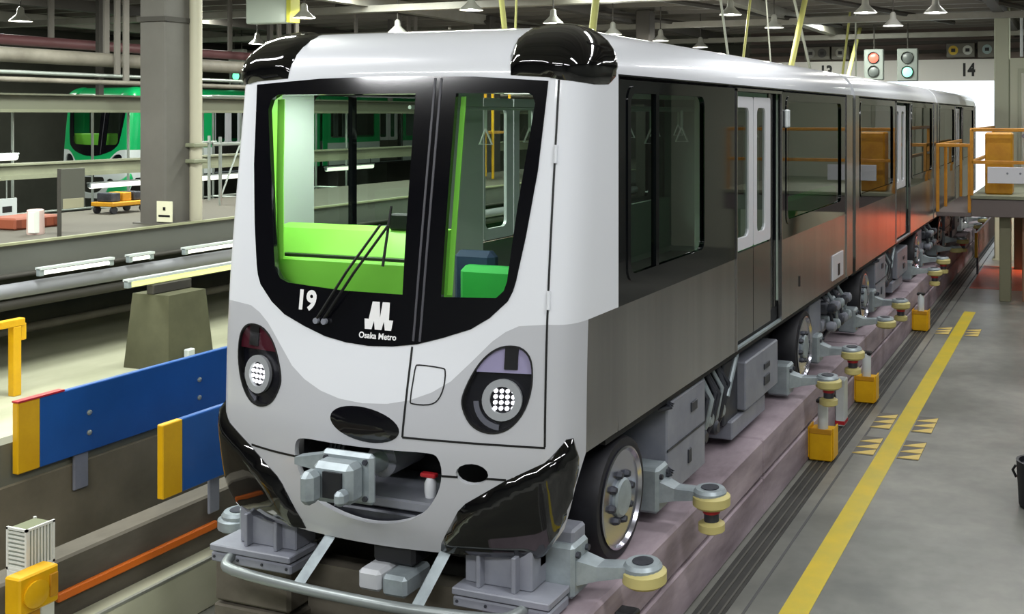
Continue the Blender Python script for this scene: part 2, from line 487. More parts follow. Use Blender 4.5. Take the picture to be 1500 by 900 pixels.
def build_front(root, pal, detail=True):
    white, grey, horn, pod, mask = pal['white'], pal['grey'], pal['horn'], pal['pod'], pal['mask']
    low = [(-a, b) for a, b in GREYC[1:]][::-1] + GREYC
    # white shell from the grey sweep up over the brow
    outline = low + [(2.0, VT), (-2.0, VT)]
    patch('front_shell', SF, outline, [MASK], white, root, grid=.06)
    mb = MB()
    rim = [SF(-2 + 4 * i / 80, VT) for i in range(81)]
    mb.add([tuple(p) for p in rim], [tuple(range(81))])
    mb.build('brow_cap', white, root)
    g = [q for q in low if abs(q[0]) <= 1.4]
    outline = g + [(1.4, ZB), (1.3, .62), (1.2, .40), (1.0, .25), (.5, .235), (-.5, .235), (-1.0, .25), (-1.2, .40), (-1.3, .62), (-1.4, ZB)]
    fp = patch('lower_front_panel', SF, outline, [LAMP, mir(LAMP), OPEN, HOLE], grey, root, grid=.06, thick=.03)
    for s in (1, -1):
        h = HORN if s > 0 else mir(HORN)
        patch('bumper_horn', SF, h, [], horn, root, off=.004, thick=.02, grid=.05, pillow=(.045, .09))
        h = POD if s > 0 else mir(POD)
        patch('roof_corner_fairing', SF, h, [], pod, root, off=.003, thick=.01, grid=.05, pillow=(.03, .10))
    # black mask and the two screens
    mk = patch('front_mask', SF, MASK, [GLASSL, GLASSR], mask, root, off=.004, thick=.03, grid=.08)
    patch('windscreen_pane', SF, GLASSL, [], M_glass_f, root, off=-.004, thick=.0, grid=.07)
    patch('emergency_door_pane', SF, GLASSR, [], M_glass_f, root, off=-.004, thick=.0, grid=.07)
    for x in (.262, .30) if detail else (.28,):
        strip('door_seam', SF, [(x + .004, 2.88), (x + .008, 2.0), (x + .006, 1.40)], .012, mat('seam_grey', '#4a4a50', .4), mk, off=.008)
    # headlamps
    for s in (1, -1):
        L = LAMP if s > 0 else mir(LAMP)
        inner = [(s * .76 + (a - s * .76) * .96, 1.16 + (b - 1.16) * .96) for a, b in L]
        lamp = patch('headlamp_bowl', SF, L, [], mat('lamp_bowl', '#15151c', .25), root, off=-.035, thick=.02, grid=.06)
        if not detail: continue
        patch('headlamp_rim', SF, L, [inner], M_seam, lamp, off=.004, thick=.05, grid=None)
        top = [q for q in inner if q[1] > 1.262]
        top = sorted(top, key=lambda q: q[0])
        col = mat('marker_lens', '#aaa4c0', .25) if s > 0 else mat('tail_lens', '#4a1522', .2)
        patch('marker_lens', SF, [(top[0][0], 1.26)] + top + [(top[-1][0], 1.26)], [], col, lamp, off=-.012, thick=.018, grid=None)
        cx = s * .815
        patch('lens_divider', SF, [(cx - .035, 1.28), (cx + .035, 1.28), (cx + .035, 1.40), (cx - .035, 1.40)], [], M_seam, lamp, off=-.004, thick=.01, grid=None)
        c = (s * .775, 1.115)
        circ = lambda r, n=28: [(c[0] + r / XH * math.cos(2 * PI * i / n), c[1] + r * math.sin(2 * PI * i / n)) for i in range(n)]
        patch('lamp_ring', SF, circ(.112), [circ(.072)], mat('lamp_ring_metal', '#c4c8c6', .3, metal=.35), lamp, off=-.008, thick=.02, grid=None)
        # lower chrome scoop
        arc = [(c[0] + r / XH * math.cos(math.radians(a)), c[1] + r * math.sin(math.radians(a))) for r, rng in ((.165, range(185, 270, 10)), (.135, range(265, 180, -10))) for a in rng]
        patch('lamp_scoop', SF, arc, [], mat('lamp_scoop_metal', '#8d8f98', .3, metal=.6), lamp, off=-.02, thick=.01, grid=None)
        for i in range(4):
            for j in range(4):
                d = (c[0] + (i - 1.5) * .031 + s * .008, c[1] + (j - 1.5) * .031)
                patch('led', SF, [(d[0] + .0115 * math.cos(k * PI / 4), d[1] + .0125 * math.sin(k * PI / 4)) for k in range(8)], [], M_led, lamp, off=-.024, thick=.008, grid=None, step=1)
        patch('headlamp_cover', SF, inner, [], M_glass_c, lamp, off=0.0, thick=0.0, grid=.1)
    nose = [(.02 + .215 * math.cos(2 * PI * i / 32) , .932 + .092 * math.sin(2 * PI * i / 32) - .02 * math.cos(2 * PI * i / 32)) for i in range(32)]
    patch('oval_badge', SF, nose, [], mask, root, off=.002, thick=.01, grid=.05, pillow=(.012, .05))
    if not detail: return
    dk = M_seam
    strip('hinge_seam', SF, [(1.0, 2.86), (1.0, 2.2), (1.0, 1.5), (1.0, .875)], .013, dk, root)
    strip('door_bottom_seam', SF, [(.255, .885), (.5, .883), (.8, .877), (1.0, .87)], .011, dk, root)
    strip('door_edge_seam', SF, [(.262, 1.37), (.26, 1.1), (.255, .885)], .011, dk, root)
    strip('step_seam', SF, [(.475, .69), (.56, .69)], .012, dk, root)
    strip('step_seam', SF, [(.71, .69), (.81, .688)], .012, dk, root)
    strip('step_seam', SF, [(-.43, .69), (-.62, .69), (-.80, .695)], .012, dk, root)
    hatch = catmull([(.295, 1.26), (.315, 1.275), (.44, 1.268), (.465, 1.25), (.465, 1.17), (.44, 1.10), (.39, 1.07), (.30, 1.068), (.285, 1.09), (.29, 1.2)], 3)
    strip('hatch_seam', SF, hatch + hatch[:1], .007, dk, root)
    for v in (2.45, 1.66):
        mb = MB(); a = SF(1.005, v - .05, .006); b = SF(1.005, v + .05, .006)
        mb.tube([a, b], .010, 8); mb.build('hinge', white, root)
    # lettering
    def letters(name, vs, fs, cu, cv, w_scale=1.0):
        mb = MB(); mb.add([SF(cu + x / XH * w_scale, cv + y, .011) for x, y in vs], fs)
        mb.build(name, M_lettering, mk)
    vs, fs = text_mesh('19', .152, .006); letters('number_19', vs, fs, -.435, 1.528)
    vs, fs = text_mesh('Osaka Metro', .047, .0012); letters('operator_lettering', vs, fs, .052, 1.397)
    lm = [(-.112, .0), (-.062, .0), (-.048, .04), (-.033, .0), (.028, .0), (.042, .04), (.056, 0), (.105, .0), (.118, .058), (.088, .058), (.085, .168), (.028, .168), (.0, .075), (-.015, .168), (-.068, .168), (-.085, .053), (-.128, .053)]
    # wide ribbon letter with two peaks and feet turned outwards
    lm = [(-.075, 0), (-.025, 0), (-.012, .052), (-.001, 0), (.047, 0), (.060, .052), (.072, 0), (.118, 0), (.126, .062), (.096, .062), (.092, .168), (.040, .168), (.030, .075), (.018, .168), (-.034, .168), (-.052, .062), (-.083, .062)]
    mb = MB(); mb.add([SF(.052 + (x - .022) * .92 / XH, 1.447 + y * .92, .011) for x, y in lm], [tuple(range(len(lm)))])
    mb.build('letter_m_emblem', M_lettering, mk)
    # wiper: two parallel arms and the blade
    wb = SF(-.33, 1.475, .03)
    for du in (0, .05):
        mb = MB(); mb.tube([SF(-.34 + du * .9, 1.48, .025), SF(-.15 + du, 1.76, .05), SF(.03 + du, 2.03, .04)], .008, 6)
        mb.build('wiper_arm', M_seam, root)
    mb = MB(); mb.tube([SF(.055, 1.80, .02), SF(.075, 2.14, .02)], .008, 6); mb.build('wiper_blade', M_seam, root)
    for du in (0, .055):
        mb = MB(); p = SF(-.345 + du, 1.47, .012); mb.lathe([(.018, -.02), (.018, 0), (.010, .008)], p, 'y', 10); mb.build('wiper_pivot', M_metal, root)

def front_gear(root):
    def bx(name, a, b, m, ch=.01, parent=root):
        mb = MB(); mb.box(a, b, ch); return mb.build(name, m, parent)
    # coupler
    cp = bx('coupler_head', (-.14, -1.10, .56), (.12, -.97, .78), M_metal_l, .03)
    bx('coupler_jaw', (-.15, -1.20, .57), (-.06, -1.09, .75), M_metal_l, .03, cp)
    bx('coupler_jaw', (.055, -1.17, .58), (.12, -1.09, .66), M_metal_l, .02, cp)
    bx('coupler_pocket', (-.05, -1.115, .60), (.07, -1.095, .74), M_dark, .0, cp)
    bx('coupler_flange', (-.17, -.98, .53), (.17, -.93, .81), M_metal_l, .02, cp)
    mb = MB(); mb.lathe([(.055, -.94), (.055, -.66)], (0, 0, .67), 'y', 18); mb.build('coupler_shaft', M_metal_l, cp, smooth=40)
    mb = MB(); mb.lathe([(.085, -.67), (.10, -.66), (.10, -.35), (.085, -.34)], (0, 0, .67), 'y', 18); mb.build('coupler_sleeve', M_metal, cp, smooth=40)
    mb = MB(); mb.prism([(-.16, .78), (-.36, .74), (-.36, .70), (-.16, .68)], 'y', -.97, -.90); mb.build('coupler_lug', M_metal_l, cp)
    for x, z in ((-.13, .77), (.13, .77), (-.13, .57), (.13, .57)):
        mb = MB(); mb.lathe([(.016, -.995), (.016, -.975)], (x, 0, z), 'y', 6); mb.build('coupler_bolt', M_metal_d, cp)
    bx('coupler_tray', (-.46, -.76, .44), (.48, -.30, .50), M_metal)
    bx('tray_lip', (-.25, -.78, .36), (.40, -.50, .43), M_metal_d)
    bx('coupler_recess', (-.62, -.30, .25), (.62, -.26, .92), M_dark, 0)
    bx('recess_side', (-.52, -.70, .40), (-.49, -.30, .85), M_dark, 0); bx('recess_side', (.50, -.70, .40), (.53, -.30, .85), M_dark, 0)
    vb = MB(); vb.lathe([(.03, 0), (.035, .03), (.035, .08), (.02, .11)], (.33, -.66, .50), 'z', 12); vb = vb.build('brake_cock', M_white, root, smooth=40)
    bx('cock_handle', (.27, -.68, .61), (.37, -.64, .635), M_red, .006, vb)
    mb = MB(); mb.tube([(.40, -.60, .80), (.41, -.62, .72), (.38, -.58, .66)], .016, 7); mb.build('red_hose', M_red, root, smooth=60)
    for k in range(4):
        mb = MB(); mb.tube([(-.40 + k * .03, -.55, .82), (-.41 + k * .03, -.6, .68), (-.36 + k * .04, -.5, .52)], .014, 6); mb.build('recess_hose', M_metal_d, root, smooth=60)
    # guard tube and its two flat stays
    pts = [(-1.0, -.72, .02), (-.97, -.84, .01), (-.86, -.90, .0), (-.4, -.94, -.005), (0, -.955, -.005), (.4, -.95, -.005), (.86, -.90, 0), (.97, -.84, .01), (1.0, -.72, .02)]
    mb = MB(); mb.tube(catmull(pts, 3, False), .030, 12); gt = mb.build('guard_tube', mat('guard_tube_grey', '#8f9696', .35, metal=.4), root, smooth=60)
    for s in (-1, 1):
        x0, x1 = (-.26, -.36) if s < 0 else (.50, .43)
        mb = MB()
        A = Vector((x0, -.70, .30)); B = Vector((x1, -.955, .0))
        w = Vector((.035, 0, 0)); t = Vector((0, .012, .012))
        mb.add([A - w - t, A + w - t, A + w + t, A - w + t, B - w - t, B + w - t, B + w + t, B - w + t], [(0, 1, 2, 3), (4, 5, 6, 7), (0, 1, 5, 4), (1, 2, 6, 5), (2, 3, 7, 6), (3, 0, 4, 7)])
        mb.build('guard_stay', M_metal_l, root)
        # track cleaning block ahead of each tyre
        b = bx('sweeper_block', (s * .55, -.78, -.035), (s * 1.15, -.55, .025), M_metal)
        bx('sweeper_plate', (s * .55, -.79, .035), (s * 1.15, -.54, .075), M_metal, .006, b)
        bx('sweeper_bracket', (s * .58, -.70, .075), (s * 1.0, -.52, .34), M_metal, .008, b)
        for x in (.68, .90): bx('sweeper_rib', (s * x, -.75, .075), (s * (x + .025), -.60, .27), M_metal, .004, b)
        for x in (.58, .76, .94, 1.12):
            mb = MB(); mb.lathe([(.009, -.006), (.009, 0)], (s * x, -.78, .0), 'y', 6); mb.build('sweeper_bolt', M_metal_d, b)
        bx('axle_bracket', (s * .92, -.50, .0), (s * 1.15, -.34, .36), M_metal, .015)
    bx('antenna_box', (-.02, -.86, .0), (.13, -.60, .12), mat('antenna_white', '#b9bcc0', .4), .02)
    bx('antenna_box', (.14, -.86, -.01), (.30, -.60, .11), M_metal_l, .02)
    bx('antenna_mount', (.0, -.75, .12), (.28, -.55, .26), M_dark, .02)
    bx('front_beam', (-1.0, -.62, .16), (1.0, -.5, .32), M_dark, .02)

def build_side(root, sx, y0, pal, wins, detail=True, y1=6.82):
    """wins: list of (ya, yb, mullion)"""
    sf = side_surf(sx)
    white, band, steel = pal['white'], pal['band'], pal['steel']
    dy0, dy1 = 2.29, 3.66
    holes = []
    for ya, yb, mu in wins:
        holes.append(rrect(ya, 1.69, yb, 2.80, .07))
    dhole = [(dy0, ZB + .02), (dy1, ZB + .02), (dy1, 2.86), (dy0, 2.86)]
    ye = y1 - .33
    up = [(y0, ZM), (dy0, ZM), (dy0, 2.86), (dy1, 2.86), (dy1, ZM), (ye, ZM), (ye, ZT), (y0, ZT)]
    patch('window_band', sf, up, holes, band, root, grid=None, thick=.03, step=.5)
    ysill = y0
    for ya, yb in ((y0, dy0), (dy1, ye)):
        patch('side_panel', sf, [(ya, ZB), (yb, ZB), (yb, ZM), (ya, ZM)], [], steel, root, grid=None, thick=.03, step=2)
    patch('end_post', sf, [(ye, ZB), (y1, ZB), (y1, ZT), (ye, ZT)], [], M_steel if detail else white, root, grid=None, thick=.03, off=.012, step=2)
    mb = MB(); a = sf(dy0, ZB, -.03); b = sf(dy1, ZB + .02, .0); mb.box(a, b); mb.build('door_sill', M_metal_l, root)
    for i, (ya, yb, mu) in enumerate(wins):
        wf = patch('window_frame', sf, rrect(ya - .045, 1.645, yb + .045, 2.845, .09), [rrect(ya, 1.69, yb, 2.80, .07)], band, root, grid=None, thick=.02, off=.008, step=.5)
        patch('window_pane', sf, rrect(ya, 1.69, yb, 2.80, .07), [], pal['glass'] if sx > 0 else pal['glass_far'], root, grid=None, thick=0.0, off=-.012, step=.5)
        if mu:
            mb = MB(); mb.box(sf(mu - .025, 1.69, -.03), sf(mu + .025, 2.80, .006)); mb.build('window_mullion', M_band, wf)
    # door frame line
    for a, b in (((dy0, ZB), (dy0 + .02, 2.88)), ((dy1 - .02, ZB), (dy1, 2.88)), ((dy0, 2.86), (dy1, 2.885))):
        mb = MB(); mb.box(sf(a[0], a[1], -.01), sf(b[0], b[1], .010)); mb.build('door_frame', M_steel, root)
    for k in range(2):
        ya = 2.345 + k * .535; yb = ya + .52
        leaf = patch('door_leaf', sf, rrect(ya, 1.56, yb, 2.82, .03), [rrect(ya + (.03 if k == 0 else .10), 1.66, yb - (.12 if k == 0 else .16), 2.73, .06)], M_alu, root, off=-.03, thick=.03, grid=None, step=.5)
        patch('door_pane', sf, rrect(ya + .02, 1.65, yb - .1, 2.74, .06), [], pal['glass'] if sx > 0 else pal['glass_far'], leaf, off=-.045, thick=0, grid=None, step=.5)
        patch('door_lower_panel', sf, [(ya, ZB + .05), (yb, ZB + .05), (yb, 1.545), (ya, 1.545)], [], M_steel_d, leaf, off=-.03, thick=.03, grid=None, step=2)
    mb = MB(); mb.box(sf(dy0 + 1.08 + .02, ZB + .02, -.06), sf(dy1 - .02, 2.86, -.045)); mb.build('door_pocket', M_band, root)

def side_plate(root):
    p = MB().box((1.2, 5.75, .84), (1.212, 6.3, 1.12), .004).build('side_plate', M_alu, root)
    MB().box((1.21, 6.0, .87), (1.216, 6.1, 1.0)).build('plate_slot', M_seam, p)
    MB().box((1.2, 4.3, 1.0), (1.206, 4.34, 1.1)).build('side_mark', M_seam, root)
    MB().box((1.2, 3.75, 2.55), (1.235, 3.85, 2.72), .012).build('door_lamp', M_palew, root)

def build_roof(root, y0, y1, white, close=False):
    prof = [S0(2.0, V0 - .0 + VL * i / 8) for i in range(9)]
    pts = [(ZT_x, z) for ZT_x, z in [(W, ZT - .03)]] + [(p.x, p.z) for p in prof]
    poly = pts + [(-x, z) for x, z in pts][::-1]
    n = len(poly)
    mb = MB()
    mb.add([(x, y0, z) for x, z in poly] + [(x, y1, z) for x, z in poly], [(i, i + 1, n + i + 1, n + i) for i in range(n - 1)] + ([tuple(range(n)), tuple(range(n, 2 * n))] if close else [tuple(range(n, 2 * n))]))
    return mb.build('roof', white, root, smooth=40)

def wheel(root, y, sx, full):
    c = (sx * 1.15, y, .32)
    s = sx
    mb = MB()
    mb.lathe([(.295, -s * .02), (.33, -s * .005), (.355, -s * .012), (.37, -s * .05), (.37, -s * .20), (.35, -s * .26), (.29, -s * .27)], c, 'x', 40)
    ty = mb.build('tyre', M_rubber, root, smooth=40)
    mb = MB()
    mb.lathe([(.298, -s * .018), (.305, 0), (.292, .004 * s), (.282, -s * .012), (.262, -s * .05), (.23, -s * .075), (.17, -s * .085), (.155, -s * .05), (.15, -s * .03), (.0001, -s * .03)], c, 'x', 40)
    mb.build('rim', M_chrome, ty, smooth=40)
    mb = MB()
    mb.lathe([(.118, -s * .03), (.118, s * .0), (.105, s * .012), (.0001, s * .012)], c, 'x', 20)
    mb.build('hub', M_metal_l, ty, smooth=40)
    if full:
        for k in range(8):
            a = 2 * PI * k / 8 + .2
            mb = MB(); mb.lathe([(.026, 0), (.026, s * .02), (.018, s * .045), (.0001, s * .047)], (c[0] - s * .032, y + .145 * math.cos(a), .32 + .145 * math.sin(a)), 'x', 6)
            mb.build('lug_nut', M_metal_d, ty)
    return ty

def guide_arm(root, y, sx, z=.17, roller=True, dy=.0, xe=1.50, wm=None):
    """cast arm that carries a horizontal guide wheel beyond the running beam"""
    mb = MB()
    mb.box((sx * .95, y - .10, z - .14), (sx * 1.17, y + .10, z + .16), .02)
    pts = [(sx * 1.15, y, z), (sx * (1.15 + (xe - 1.15) * .34), y + dy * .4, z - .01), (sx * (xe - .10), y + dy * .8, z + .0), (sx * xe, y + dy, z + .02)]
    for k, (p, q) in enumerate(zip(pts[:-1], pts[1:])):
        w = [.075, .058, .06, .08]
        h = [.075, .04, .03, .028]
        vs = []
        for i, c in ((k, p), (k + 1, q)):
            for a, b in ((-1, -1), (1, -1), (1, 1), (-1, 1)):
                vs.append((c[0], c[1] + a * w[i], c[2] + b * h[i]))
        mb.add(vs, [(0, 1, 2, 3), (4, 7, 6, 5), (0, 4, 5, 1), (1, 5, 6, 2), (2, 6, 7, 3), (3, 7, 4, 0)])
    mb.lathe([(.0001, z + .05), (.095, z + .05), (.11, z + .03), (.11, z + .0), (.0001, z + .0)], (sx * xe, y + dy, 0), 'z', 20)
    arm = mb.build('guide_arm', M_metal_l, root, smooth=30)
    mb = MB()
    mb.lathe([(.0001, z + .02), (.10, z + .02), (.125, z - .0), (.125, z - .055), (.10, z - .075), (.0001, z - .075)], (sx * (xe + .01), y + dy, 0), 'z', 24)
    mb.build('guide_wheel', wm or M_ure, arm, smooth=40)
    mb = MB(); mb.lathe([(.0001, z + .052), (.06, z + .052), (.06, z + .056), (.0001, z + .056)], (sx * xe, y + dy, 0), 'z', 16); mb.build('wheel_cap', M_metal_d, arm)
    if roller:
        mb = MB(); mb.lathe([(.05, z - .17), (.05, z - .07)], (sx * (xe + .01), y + dy, 0), 'z', 14); mb.build('roller_spindle', M_metal_d, arm, smooth=40)
        mb = MB(); mb.lathe([(.058, z - .11), (.058, z - .08)], (sx * (xe + .01), y + dy, 0), 'z', 14); mb.build('spindle_collar', M_red, arm, smooth=40)
        mb = MB(); mb.lathe([(.06, z - .165), (.088, z - .18), (.088, z - .225), (.06, z - .24)], (sx * (xe + .01), y + dy, 0), 'z', 20); mb.build('branch_roller', M_ure, arm, smooth=40)
    for k in range(3):
        mb = MB(); mb.lathe([(.018, 0), (.018, .02)], (sx * 1.17, y - .06 + .06 * k, z + .10 - .1 * (k % 2)), 'x', 6)
        mb.build('bolt', M_metal_d, arm)
    return arm

def equipment(root, side, y0, full=True):
    s = side
    def bx(name, a, b, m, ch=.012, parent=root):
        mb = MB(); mb.box((s * a[0], a[1], a[2]), (s * b[0], b[1], b[2]), ch); return mb.build(name, m, parent)
    c = bx('equipment_box', (.55, .92, .06), (1.15, 1.70, .70), M_metal)
    bx('box_seam', (1.149, .92, .375), (1.156, 1.70, .39), M_metal_d, 0, c)
    bx('box_latch', (1.149, 1.38, .53), (1.162, 1.50, .60), M_metal_d, .004, c)
    bx('box_latch', (1.149, 1.32, .18), (1.162, 1.38, .28), M_metal_d, .004, c)
    for k, (dy, zz) in enumerate(((.02, .70), (.02, .25))):
        mb = MB()
        for q in range(3): mb.tube([(s * 1.12, .84 + q * .03, zz - .02), (s * 1.20, .86 + q * .02, zz + .01 * q), (s * 1.13, .92, zz + .03)], .014, 6)
        mb.build('cable_connector', M_metal_d, root, smooth=60)
    c = bx('control_case', (.5, 2.72, .19), (1.15, 3.72, .60), M_metal)
    bx('case_foot', (.6, 2.44, .02), (1.12, 3.4, .17), M_metal, .01, c)
    bx('case_latch', (1.149, 3.25, .42), (1.162, 3.42, .47), M_metal_d, .004, c)
    bx('case_latch', (1.149, 3.25, .28), (1.162, 3.42, .36), M_metal_d, .004, c)
    bx('air_tank_box', (.5, 2.35, .15), (1.08, 2.72, .66), M_metal_d)
    # hoses and fittings in the gap between the boxes
    for k in range(7):
        yy = 1.78 + k * .085
        mb = MB()
        mb.tube([(s * (1.0 + .02 * (k % 3)), yy, .72), (s * 1.13, yy + .03, .52 - .03 * (k % 2)), (s * 1.10, yy - .02, .30), (s * 1.0, yy + .05, .12 + .03 * (k % 3))], .018 + .006 * (k % 2), 8)
        mb.build('hose', (M_metal_d, M_metal_l, M_metal_d)[k % 3], root, smooth=60)
    for k in range(4):
        mb = MB(); mb.lathe([(.05, 0), (.06, .03), (.06, .10), (.04, .12)], (s * 1.0, 1.82 + k * .14, .22 + .1 * (k % 2)), 'x' if s > 0 else 'x', 12)
        mb.build('valve', M_metal_l if k % 2 else M_metal_d, root, smooth=40)
    mb = MB(); mb.tube([(s * 1.13, 2.28, .42), (s * 1.14, 2.5, .72)], .022, 8); mb.build('lever', M_metal_l, root)
    # tail end of the car: brake gear and couplings
    for k in range(10):
        yy = 5.7 + (k % 5) * .2
        zz = .28 + .2 * (k // 5)
        mb = MB(); mb.box((s * .8, yy, zz), (s * (1.12 + .02 * (k % 3)), yy + .13, zz + .13), .02)
        mb.lathe([(.04, .0), (.055, .03), (.055, .09), (.03, .11)], (s * 1.14 if s > 0 else s * 1.25, yy + .06, zz + .06), 'x', 10)
        mb.build('brake_valve', (M_metal, M_metal_l, M_metal_d)[k % 3], root, smooth=40)
    for k in range(4):
        mb = MB(); yy = 5.75 + k * .25
        mb.tube([(s * 1.05, yy, .74), (s * 1.16, yy + .05, .55), (s * 1.18, yy + .12, .35), (s * 1.05, yy + .2, .18)], .02, 7)
        mb.build('brake_hose', M_metal_l if k % 2 else M_metal_d, root, smooth=60)
    bx('skirt_plate', (.9, 5.15, .30), (1.10, 5.65, .66), M_metal)

def build_car(label, y_off, pal, front, interior=False, under=True, detail=True, x_off=0, z_off=0, group=None, name='tram_car'):
    root = thing(name, label, 'tram', (x_off, y_off, z_off), 0, group)
    y0 = 0.0 if front else -.72
    wins = [(.17, 1.52, .61) if front else (-.35, 2.0, None), (3.86, 6.2, None)]
    for s in (1, -1):
        build_side(root, s, y0, pal, wins, detail)
        if front:
            o = [(s * 1.4, ZB), (s * 2.0, ZB), (s * 2.0, ZM), (s * 1.4, ZM + .0)]
            patch('corner_panel', SF, o, [], pal['steel'], root, grid=.1, thick=.03)
        else:
            patch('end_post', side_surf(s), [(y0 - .001, ZB), (y0 + .2, ZB), (y0 + .2, ZT), (y0 - .001, ZT)], [], M_steel if detail else pal['white'], root, grid=None, thick=.03, off=.012, step=2)
    build_roof(root, y0, 6.82, pal['white'], not front)
    mb = MB(); mb.box((-1.16, y0 - (.1 if front else 0), .72), (1.16, 6.8, .92)); mb.build('underframe', M_dark, root)
    # end wall and gangway bellows
    ew = MB()
    ew.box((-1.17, 6.74, .92), (-.45, 6.80, 2.9)); ew.box((.45, 6.74, .92), (1.17, 6.80, 2.9)); ew.box((-.45, 6.74, 2.75), (.45, 6.80, 2.9))
    ew.build('end_wall', pal['lining'], root)
    mb = MB()
    for k in range(3):
        mb.box((-.95, 6.82 + k * .055, .95), (.95, 6.85 + k * .055, 2.9), .01)
    if under: mb.build('gangway_bellows', M_metal_d, root)
    if front:
        build_front(root, pal, detail)
    if front and under:
        front_gear(root)
        side_plate(root)
    if interior:
        build_interior(root)
        area('cabin_light', (-.35, -.12, 2.82), (1.0, .1), 24).parent = root
        area('cabin_light', (.2, 3.4, 2.84), (.2, 2.0), 5).parent = root
    if under:
        for y in (.18, 4.75):
            for s in (1, -1):
                wheel(root, y, s, s > 0)
                for dy in (-.62, .62):
                    lf = front and s < 0 and y < 1 and dy < 0
                    guide_arm(root, y + dy, s, .05 if lf else (.17 if dy > 0 else .13), dy > 0 or y > 1, dy=.10 if dy < 0 else 0, xe=1.34 if lf else 1.5, wm=M_metal_l if lf else None)
            mb = MB()
            mb.box((-.85, y - .16, .2), (.85, y + .16, .46), .03); mb.box((-.95, y - .66, .05), (-.6, y + .66, .22), .02); mb.box((.6, y - .66, .05), (.95, y + .66, .22), .02)
            mb.build('axle_frame', M_dark, root)
            for s in (1, -1):
                mb = MB(); mb.box((s * .6, y - .45, .44), (s * .86, y + .5, .72), .02); mb.build('wheel_arch', M_dark, root)
        for s in (1, -1):
            equipment(root, s, y0)
        mb = MB(); mb.box((-.5, .9, .1), (.5, 3.7, .72)); mb.build('centre_equipment', M_dark, root)
    return root

def build_interior(root):
    lining = mat('interior_lining', '#b9c2bb', .5)
    def bx(name, a, b, m, ch=.0, parent=root):
        mb = MB(); mb.box(a, b, ch); return mb.build(name, m, parent)
    bx('cabin_floor', (-1.14, -.55, .92), (1.14, 6.74, .96), mat('cabin_floor_vinyl', '#6b6f6c', .5))
    bx('cabin_ceiling', (-1.1, -.25, 2.86), (1.1, 6.74, 2.89), lining)
    for s in (-1, 1):
        wl = bx('wall_lining', (s * 1.10, 0.0, .96), (s * 1.165, 2.27, 1.64), lining)
        bx('wall_lining', (s * 1.10, 3.7, .96), (s * 1.165, 6.74, 1.64), lining)
        bx('pillar_lining', (s * 1.11, -.30, .96), (s * 1.165, .10, 2.86), lining)
        bx('pillar_lining', (s * 1.10, 1.6, 1.64), (s * 1.165, 2.27, 2.86), lining)
        bx('pillar_lining', (s * 1.10, 3.7, 1.64), (s * 1.165, 3.82, 2.86), lining)
        bx('lime_pillar_trim', (s * 1.02, -.47, 1.4), (s * 1.12, -.30, 2.86), M_lime, .01)
    # driving desk
    mb = MB(); mb.prism([(-.62, .96), (-.22, .96), (-.22, 1.97), (-.34, 1.95), (-.50, 1.82), (-.62, 1.55)], 'x', -1.04, .19)
    dk = mb.build('driving_desk', M_lime, root)
    bx('desk_seam', (-1.04, -.54, 1.80), (.19, -.485, 1.816), M_seam, 0, dk)
    bx('desk_panel', (-1.04, -.60, 1.35), (.19, -.51, 1.80), M_lime, .01, dk)
    strip('lime_frame_edge', SF, [(.418, 2.78), (.425, 2.2), (.43, 1.66)], .03, M_lime, root, off=-.05)
    strip('lime_frame_edge', SF, [(-.80, 2.77), (-.76, 2.3), (-.70, 1.80)], .05, M_lime, root, off=-.05)
    bx('desk_display', (-.2, -.32, 1.96), (.05, -.25, 2.06), M_seam, .01, dk)
    # seats, straps and the rear bulkhead
    green = mat('green_seat_fabric', '#2fae49', .7)
    navy = mat('navy_seat_fabric', '#1c3150', .7)
    redf = mat('red_seat_fabric', '#c4452a', .7)
    bx('seat_cushion', (.62, .55, 1.25), (1.09, 1.9, 1.42), green, .05)
    bx('seat_back', (-.20, .45, 1.0), (.34, .58, 1.64), green, .04)
    bx('seat_back', (-.34, .60, 1.0), (-.02, .72, 1.72), navy, .04)
    bx('seat_back', (-.40, .36, 1.0), (-.24, .44, 1.64), redf, .02)
    for s in (1,):
        bx('seat_cushion', (s * .65, 3.9, 1.25), (s * 1.09, 6.5, 1.42), green, .05)
        bx('seat_back', (s * .98, 3.9, 1.42), (s * 1.09, 6.5, 1.85), green, .03)
    mb = MB(); mb.tube([(.40, .25, 1.55), (.40, .25, 1.76), (.45, .25, 1.80), (1.05, .25, 1.80)], .016, 8); mb.build('hand_rail', mat('lime_rail', '#a8b860', .4), root, smooth=60)
    for x in (-.55, .55):
        mb = MB(); mb.tube([(x, .4, 2.72), (x, 6.5, 2.72)], .014, 8); mb.build('strap_rail', M_galv, root, smooth=60)
        for k in range(8):
            yy = .7 + k * .7
            st = MB(); st.box((x - .012, yy - .004, 2.55), (x + .012, yy + .004, 2.72)); sp = st.build('hand_strap', lining, root)
            t = MB(); t.tube([(x, yy, 2.56), (x - .055, yy, 2.44), (x + .055, yy, 2.44), (x, yy, 2.56)], .009, 6); t.build('strap_grip', M_lettering, sp)
    bx('cabin_lamp', (.35, .1, 2.80), (.75, .22, 2.85), mat('cabin_lamp_white', '#fffff0', .4, emit=2.5), .01)
    for s in (-1, 1):
        d = bx('gangway_door', (s * .02, 6.66, .96), (s * .44, 6.70, 2.75), mat('gangway_door_grey', '#8d9a92', .5), .01)
        bx('door_window', (s * .10, 6.645, 1.7), (s * .36, 6.66, 2.55), M_seam, .02, d)

